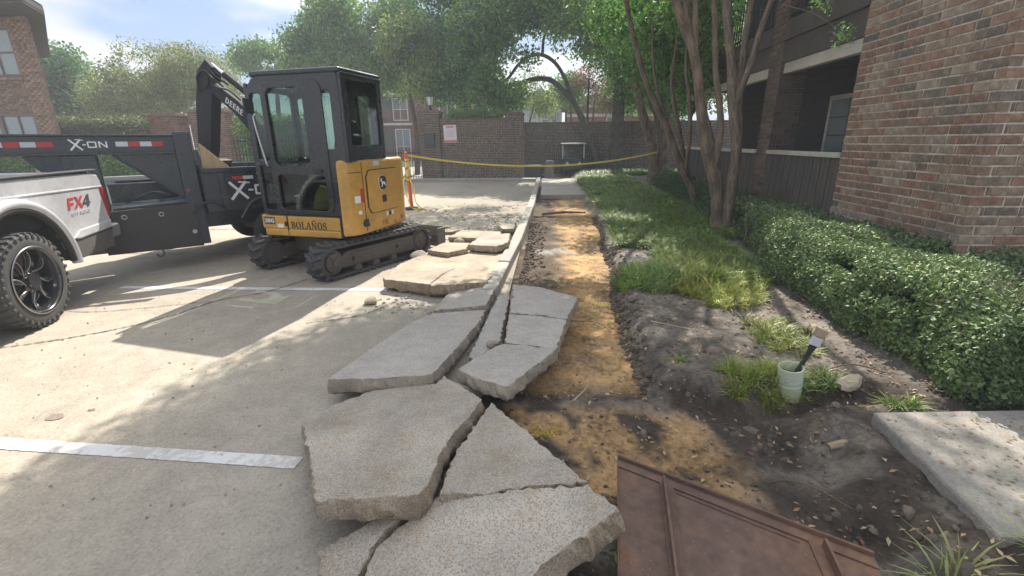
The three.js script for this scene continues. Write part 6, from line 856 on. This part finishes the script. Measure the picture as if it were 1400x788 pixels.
// ------------------------------------------------------------------ trees
// multi-stemmed crape myrtle nearest the camera
tree('crape_myrtle', 'multi-stemmed tree with peeling bark beside the hedge', 'crape myrtles along the bed', [3.05, 0.1, -8.3], [
  [[[2.96, 0.05, -8.3], [2.95, 0.5, -8.3], [2.86, 0.95, -8.28], [2.70, 1.35, -8.25], [2.56, 1.75, -8.2], [2.42, 2.3, -8.15], [2.3, 2.9, -8.2], [2.0, 3.5, -8.2], [1.6, 4.4, -8.1], [1.1, 5.4, -8.0]], 0.10, 0.045, 11, 0.35],
  [[[3.12, 0.05, -8.28], [3.13, 0.5, -8.3], [3.14, 1.1, -8.3], [3.10, 1.7, -8.25], [2.98, 2.2, -8.25], [2.9, 2.75, -8.3], [2.74, 3.6, -8.35], [2.6, 4.6, -8.3], [2.7, 5.8, -8.3]], 0.10, 0.045, 11, 0.35],
  [[[3.04, 0.1, -8.36], [3.0, 0.8, -8.42], [2.86, 1.4, -8.45], [2.62, 2.1, -8.5], [2.36, 3.0, -8.6], [2.15, 4.0, -8.7], [1.9, 5.2, -8.9]], 0.07, 0.04],
  [[[3.14, 1.0, -8.3], [3.2, 1.6, -8.4], [3.16, 2.3, -8.5], [3.16, 3.2, -8.6], [3.3, 4.4, -8.8]], 0.07, 0.04],
  [[[2.80, 1.15, -8.27], [2.86, 1.9, -8.35], [2.72, 2.7, -8.45], [2.62, 3.7, -8.6], [2.4, 4.8, -8.8]], 0.06, 0.035],
  [[[2.98, 2.2, -8.25], [3.12, 2.7, -8.2], [3.22, 3.4, -8.1], [3.5, 4.6, -7.9]], 0.06, 0.03], [[[2.3, 2.9, -8.2], [2.25, 3.6, -8.3], [2.2, 4.8, -8.4]], 0.05, 0.03],
], [[0.5, 5.6, -8.3, 1.9, 1.2, 2.0, 1000], [-0.7, 6.5, -8.4, 1.5, 1.2, 2.3, 1500], [1.2, 7.0, -8.8, 1.8, 1.2, 2.0, 600]], { bark: M.bark, leaf: LEAF.myrtle, clump: clumpMid, seed: 5, gap: 0.40 });
tree('crape_myrtle', 'slender leaning twin-stemmed tree between the two larger multi-stemmed trees', 'crape myrtles along the bed', [3.38, 0.1, -10.6], [
  [[[3.38, 0.05, -10.6], [3.2, 0.6, -10.6], [2.95, 1.05, -10.6], [2.78, 1.4, -10.6], [2.55, 1.9, -10.6], [2.3, 2.3, -10.55], [1.97, 2.9, -10.5], [1.65, 3.8, -10.5], [1.4, 4.6, -10.4], [1.2, 5.6, -10.3]], 0.085, 0.035, 9, 0.25],
  [[[3.2, 0.55, -10.62], [3.0, 1.2, -10.7], [2.82, 1.9, -10.75], [2.6, 2.8, -10.8], [2.65, 3.8, -10.9], [2.5, 5, -11]], 0.06, 0.03], [[[2.98, 1.0, -10.6], [3.0, 1.7, -10.55], [2.92, 2.4, -10.5], [2.76, 3.2, -10.5], [2.8, 4.5, -10.4]], 0.05, 0.028], [[[2.55, 1.9, -10.6], [2.2, 3.0, -10.7], [2.1, 4.2, -10.9]], 0.035, 0.02],
], [[1.0, 5.8, -10.4, 1.2, 0.9, 1.2, 200], [2.5, 5.6, -11.2, 1.3, 1.0, 1.2, 190], [2.1, 4.3, -12.0, 1.3, 0.9, 1.1, 380], [3.0, 3.6, -13.2, 1.0, 1.2, 1.0, 260], [2.9, 4.1, -10.4, 0.8, 0.6, 0.8, 170], [3.25, 3.4, -11.8, 0.5, 0.8, 0.9, 170], [2.5, 3.7, -14.5, 1.0, 0.9, 1.0, 220]], { bark: M.bark, leaf: LEAF.myrtle, clump: clumpMid, seed: 6 });
tree('crape_myrtle', 'stout dark-barked twin trunk tied with the caution tape', 'crape myrtles along the bed', [3.85, 0.1, -17], [
  [[[3.72, 0.05, -17], [3.70, 0.7, -17], [3.62, 1.3, -17], [3.4, 2.0, -17], [3.1, 2.8, -17], [2.85, 3.6, -16.9], [2.6, 4.8, -16.8], [2.4, 6, -16.6]], 0.2, 0.08, 11, 0.25], [[[4.0, 0.05, -17.05], [4.02, 0.8, -17], [3.98, 1.6, -17], [3.75, 2.4, -17], [3.35, 3.4, -17.1], [3.2, 4.4, -17.2], [3.0, 6, -17.3]], 0.19, 0.07, 11, 0.25],
  [[[3.98, 1.5, -17], [4.1, 2.4, -17.1], [3.8, 3.4, -17.2], [3.7, 4.6, -17.3], [3.9, 6, -17.5]], 0.11, 0.05], [[[2.6, 4.8, -16.8], [1.4, 6.2, -17.4], [-0.6, 7.6, -18.4]], 0.07, 0.03], [[[3.6, 1.3, -17], [3.3, 2.2, -16.8], [3.0, 3.2, -16.5], [3.1, 4.5, -16.2]], 0.08, 0.04], [[[3.9, 1.8, -17], [3.5, 2.9, -16.8], [3.3, 3.8, -16.6], [3.6, 5, -16.4]], 0.07, 0.04],
], [[2.6, 6.0, -16.8, 2.0, 1.6, 2.0, 430], [4.4, 6.0, -17.2, 2.2, 1.8, 2.2, 520], [3.2, 4.6, -17.6, 2.0, 1.2, 1.6, 520], [1.9, 5.6, -17, 1.5, 1.1, 1.4, 320], [4.8, 3.4, -18.6, 1.2, 1.3, 1.2, 200], [-0.9, 7.9, -18.6, 2.4, 1.1, 2.0, 420]], { bark: M.bark, leaf: LEAF.myrtle, clump: clumpMid, seed: 7 });  // last leaf cluster, with its limb, added out of view to shade the lot
tree('shade_tree', 'upright grey-trunked tree standing before the long dark wall', 'trees beside the far wall', [3.45, 0.05, -24.6], [
  [[[3.45, 0, -24.6], [3.45, 1.2, -24.6], [3.44, 2.6, -24.6], [3.46, 4.2, -24.6], [3.5, 6.2, -24.6], [3.5, 8.5, -24.5]], 0.36, 0.16, 12, 0.3], [[[3.45, 4.2, -24.6], [2.6, 5.6, -24.4], [1.6, 6.8, -24.2]], 0.14, 0.06], [[[3.46, 3.4, -24.6], [4.4, 4.8, -24.6], [5.4, 6.2, -24.4]], 0.14, 0.06],
], [[3.3, 8.4, -24.0, 3.6, 2.4, 3.0, 700], [2.2, 6.6, -23.6, 2.6, 1.4, 2.2, 420], [5.4, 6.2, -24, 2.4, 2.2, 2.4, 480], [4.2, 4.6, -24.8, 1.6, 1.2, 1.4, 240], [6.8, 4.4, -23.6, 1.8, 1.8, 1.6, 280]], { leaf: LEAF.oak, seed: 8 });
tree('arching_tree', 'tree with two limbs arching left over the notice wall', 'trees beside the far wall', [2.7, 0.05, -25.0], [
  [[[2.66, 0, -25], [2.5, 0.8, -25], [2.2, 1.6, -25], [1.95, 2.3, -25], [1.5, 3.17, -25], [1.1, 3.75, -25], [0.55, 4.25, -25], [0.1, 4.55, -24.9], [-0.4, 4.62, -24.8], [-1.2, 4.45, -24.6], [-2.0, 4.15, -24.4], [-2.8, 3.95, -24.2], [-3.5, 4.0, -24]], 0.2, 0.085, 11, 0.3], [[[1.55, 3.1, -25], [1.1, 4.0, -25], [0.75, 4.75, -25], [0.3, 5.35, -25], [-0.3, 5.68, -25], [-0.95, 5.62, -24.9], [-1.5, 5.2, -24.8], [-1.9, 4.7, -24.7], [-2.5, 4.2, -24.5]], 0.12, 0.06],
  [[[-0.3, 5.68, -25], [-0.2, 6.5, -24.8], [0.3, 7.4, -24.6]], 0.08, 0.04],
], [[-3.6, 4.9, -24, 1.6, 1.1, 1.2, 220], [-0.2, 8.0, -24.2, 3.0, 1.3, 2.0, 620], [-2.8, 6.8, -23.6, 1.7, 1.4, 1.4, 360], [1.6, 6.9, -24.0, 0.9, 0.5, 0.8, 60], [-1.2, 5.3, -24.3, 1.2, 0.5, 0.6, 60], [-2.6, 3.7, -24, 1.6, 0.7, 1, 150], [0.4, 6.8, -24.6, 1.5, 0.5, 1, 60]], { leaf: LEAF.oak, seed: 9, gap: 0.5 });
tree('live_oak', 'large dense tree with hanging foliage behind the notice wall', 'big trees past the boundary wall', [-4.6, 0, -27.5], [
  [[[-4.6, 0, -27.5], [-4.5, 2, -27.5], [-4.6, 4, -27.4], [-4.9, 6.5, -27.2], [-4.7, 9, -27]], 0.38, 0.15], [[[-4.6, 3.4, -27.4], [-3.2, 5, -26.8], [-2.2, 7, -26.4]], 0.17, 0.07], [[[-4.6, 3.6, -27.4], [-6.2, 5.2, -27], [-7.4, 6.8, -26.8]], 0.17, 0.07],
], [[-4.6, 9.0, -26.5, 2.8, 1.8, 2.2, 560], [-3.6, 6.4, -25.6, 1.9, 1.7, 1.8, 420], [-6.2, 6.4, -26, 1.9, 1.6, 1.8, 380], [-4.8, 4.7, -25.4, 1.9, 1.2, 1.3, 300], [-2.8, 4.0, -25.8, 1.2, 0.8, 0.8, 110], [-2.0, 8.6, -25.6, 2.1, 1.4, 1.8, 520]], { leaf: LEAF.oakBlue, seed: 10, gap: 0.42 });
tree('live_oak', 'broad tree rising above the roof of the digger cab', 'big trees past the boundary wall', [-10.2, 0, -28.5], [
  [[[-10.2, 0, -28.5], [-10.2, 2.5, -28.5], [-10.4, 4.5, -28.4], [-10.6, 7, -28.2]], 0.4, 0.16], [[[-10.3, 3.4, -28.4], [-12, 5, -28], [-13.6, 6, -27.8]], 0.17, 0.07], [[[-10.3, 3.6, -28.4], [-8.6, 5.6, -28], [-7.6, 7.6, -27.8]], 0.17, 0.07],
], [[-11.2, 8.0, -27.6, 2.4, 1.3, 2.2, 640], [-13.0, 6.4, -27.4, 2.2, 1.2, 2.0, 520], [-10.4, 6.2, -27, 2.6, 1.6, 2.0, 640], [-8.2, 7.6, -27.8, 1.8, 1.5, 2.0, 480], [-8.6, 5.6, -27.2, 2.2, 1.4, 1.8, 460]], { leaf: LEAF.oak, seed: 11, gap: 0.46 });
tree('young_tree', 'lighter yellow-green tree between the cab tree and the dense tree', 'big trees past the boundary wall', [-7.0, 0, -25.4], [[[[-7, 0, -25.4], [-6.9, 2.2, -25.4], [-7.1, 4.2, -25.3], [-7, 6, -25.2]], 0.16, 0.06]], [[-7.0, 6.2, -25, 1.3, 1.2, 1.3, 300], [-6.4, 5.0, -25, 1.2, 1.1, 1.1, 220]], { leaf: LEAF.yellowGreen, seed: 12 });
tree('round_tree', 'wide tan-green tree with feathery top beyond the trailer neck', 'trees beyond the left boundary', [-19.5, 0, -24], [
  [[[-19.5, 0, -24], [-19.4, 1.6, -24], [-19.2, 3.2, -24]], 0.26, 0.14], [[[-19.4, 1.6, -24], [-21, 3.4, -24], [-22.2, 4.6, -24]], 0.14, 0.06], [[[-19.4, 1.8, -24], [-17.6, 3.6, -24], [-16.4, 5, -24]], 0.14, 0.06],
], [[-19.2, 4.9, -23.6, 2.4, 1.5, 2.0, 800], [-21.4, 4.0, -23.6, 1.9, 1.2, 1.7, 520], [-17.2, 4.8, -23.6, 1.9, 1.4, 1.8, 560], [-19.6, 3.3, -22.8, 3.0, 0.9, 1.4, 520], [-16.0, 3.8, -23, 1.4, 1.2, 1.4, 320]], { leaf: LEAF.tanGreen, seed: 13, gap: 0.42, clump: clumpMid });
tree('far_tree', 'pale wispy tree showing above the digger boom', 'trees beyond the left boundary', [-17.6, 0, -31], [[[[-17.6, 0, -31], [-17.5, 3, -31], [-17.2, 6.4, -31]], 0.24, 0.08]], [[-17.6, 6.6, -30.6, 2.4, 1.0, 1.6, 420], [-15.6, 5.6, -30.6, 1.7, 1.1, 1.4, 260]], { leaf: LEAF.oak, seed: 14, gap: 0.5 });
tree('corner_tree', 'dark drooping tree against the corner of the brown brick block', 'trees beyond the left boundary', [-24.2, 0, -24.5], [[[[-24.2, 0, -24.5], [-24.2, 2, -24.5], [-24.3, 4.4, -24.5]], 0.25, 0.1]], [[-24.6, 5.2, -24, 1.3, 1.2, 1.3, 380], [-24.3, 3.6, -23.8, 1.5, 1.4, 1.4, 460], [-23.6, 2.6, -23.4, 1.5, 1.0, 1.2, 300]], { leaf: LEAF.oakBlue, seed: 15, gap: 0.4 });
tree('far_tree', 'little yellow-green tree peeking over the small grey roof', 'trees beyond the left boundary', [-29, 0, -37], [[[[-29, 0, -37], [-29, 3, -37], [-29, 6, -37]], 0.2, 0.08]], [[-28.6, 6.6, -36.6, 1.9, 1.3, 1.5, 260]], { leaf: LEAF.yellowGreen, seed: 16 });
tree('small_tree', 'small airy tree with pale stems just past the end pillar of the notice wall', 'small trees past the far wall', [-1.3, 0, -28], [[[[-1.3, 0, -28], [-1.5, 1.8, -28], [-2.0, 3.4, -28], [-2.4, 4.8, -27.9]], 0.09, 0.03], [[[-1.4, 1.4, -28], [-1.0, 2.8, -28], [-0.6, 4.2, -28]], 0.07, 0.03], [[[-1.45, 1.8, -28], [-1.5, 3.4, -27.9], [-1.3, 5, -27.8]], 0.06, 0.02]], [[-1.3, 4.4, -27.8, 1.7, 1.0, 1.2, 200], [-0.4, 3.6, -28, 1.0, 0.8, 0.9, 110]], { bark: M.bark, leaf: LEAF.yellowGreen, seed: 17, clump: clumpMid, gap: 0.45 });
tree('small_tree', 'rusty-leaved small tree glimpsed through the arching limbs', 'small trees past the far wall', [2.8, 0, -31], [[[[2.8, 0, -31], [2.8, 2.4, -31], [2.9, 4.6, -31]], 0.1, 0.04]], [[2.8, 5.0, -30.8, 1.5, 1.1, 1.2, 220], [3.4, 4.0, -30.6, 1.2, 0.8, 1, 130]], { leaf: LEAF.rusty, seed: 18, clump: clumpMid });
tree('small_tree', 'green shrubby tree over the orange brick house', 'small trees past the far wall', [1.6, 0, -33], [[[[1.6, 0, -33], [1.6, 2, -33], [1.5, 4, -33]], 0.12, 0.05]], [[1.4, 4.6, -32.6, 1.4, 1.2, 1.2, 260], [4.6, 4.4, -32.6, 1.5, 1.3, 1.2, 240]], { leaf: LEAF.oak, seed: 19 });
tree('far_tree', 'tall green tree far beyond the dark wall, behind the patio end', 'small trees past the far wall', [9.5, 0, -31], [[[[9.5, 0, -31], [9.5, 3, -31], [9.6, 6, -31]], 0.3, 0.12]], [[8.2, 6.4, -30, 3.4, 2.6, 2.4, 700], [11.4, 5.6, -30, 3.0, 2.4, 2.2, 560], [7.0, 4.0, -29, 2.0, 1.3, 1.4, 260]], { leaf: LEAF.yellowGreen, seed: 20 });
{ // leafy sprigs hanging before the balcony
  const R = RNG(88);
  for (const [l, x, y, z, n] of [['leafy sprig hanging in front of the cream beam', 3.42, 2.86, -6.35, 7], ['light-catching leafy sprig high by the balcony rail', 3.3, 3.28, -6.6, 8]]) {
    const t = thing('leafy_sprig', l, 'sprig', [x, y, z]); put('stem', limb([[-0.5, 0.45, -0.5], [-0.2, 0.25, -0.2], [0, 0.02, 0], [0.1, -0.08, 0.06]], 0.006, 0.003, 5, 3, 0.1), M.twig, t);
    scatter('leaves', clumpTiny[0], LEAF.myrtle, Array.from({ length: n }, (_, i) => [0.22 * (R() - 0.5), 0.2 * (R() - 0.5), 0.22 * (R() - 0.5), 1.2, R() * 6, R() * 6, R() * 6, 0.8 + 0.4 * R()]), t);
  }
}
// vines and hedges on the left boundary
{
  const R = RNG(71), mk = (name, label, cat, x0, x1, y0, y1, z0, z1, n, lf, cl) => { const t = thing(name, label, cat, [(x0 + x1) / 2, 0, (z0 + z1) / 2]), pl = []; for (let i = 0; i < n; i++) { const x = lerp(x0, x1, R()), z = lerp(z0, z1, R()), yt = y1 - 0.22 * f2(x * 1.1, z, 77), y = lerp(y0, yt, Math.pow(R(), 0.5)); pl.push([x - (x0 + x1) / 2, y, z - (z0 + z1) / 2, 0.6 + 0.5 * R(), R() * 6, R() * 6, R() * 6, 0.6 + 0.7 * R()]); } scatter('foliage', cl, lf, pl, t); put('stems', Array.from({ length: 14 }, () => { const x = lerp(x0, x1, R()) - (x0 + x1) / 2; return rod([x, 0, 0], [x + 0.2 * (R() - 0.5), y0 + (y1 - y0) * 0.6, 0], 0.012, 5); }), M.twig, t); return t; };
  mk('climbing_vine', 'yellow-green vine trailing along the top of the left brick wall', 'vine', -19.4, -14.6, 2.22, 2.62, -17.2, -16.8, 420, LEAF.vine, clumpMid[0]);
  mk('clipped_hedge', 'clipped dark hedge seen under the trailer neck', 'hedge', -19, -12.2, 0.2, 1.75, -14.6, -13.5, 2600, LEAF.oak, clumpMid[1]);
  mk('climbing_vine', 'ivy curtain covering the iron fence left of the digger cab', 'vine', -11.3, -8.6, 0.1, 2.65, -17.5, -17.1, 1500, LEAF.oak, clumpMid[0]);
  mk('ivy_cap', 'dark ivy hanging on top of the notice wall', 'ivy', -4.4, -2.0, 2.6, 3.0, -21.7, -21.4, 240, LEAF.oak, clumpMid[1]);
  mk('gate_bush', 'small round bush beside the iron gate', 'bush', -7.4, -6.7, 0, 0.95, -20.9, -20.4, 160, LEAF.oak, clumpMid[0]);
}
// ------------------------------------------------------------------ air and picture
scene.fog = new THREE.FogExp2(col(0.80, 0.86, 0.92), 0.0045);
const renderer = new THREE.WebGLRenderer({ antialias: true });
renderer.toneMapping = THREE.LinearToneMapping; renderer.toneMappingExposure = EXPOSURE;
renderer.shadowMap.enabled = true; renderer.shadowMap.type = THREE.PCFSoftShadowMap;
renderer.setSize(1024, 576);
renderer.render(scene, camera);
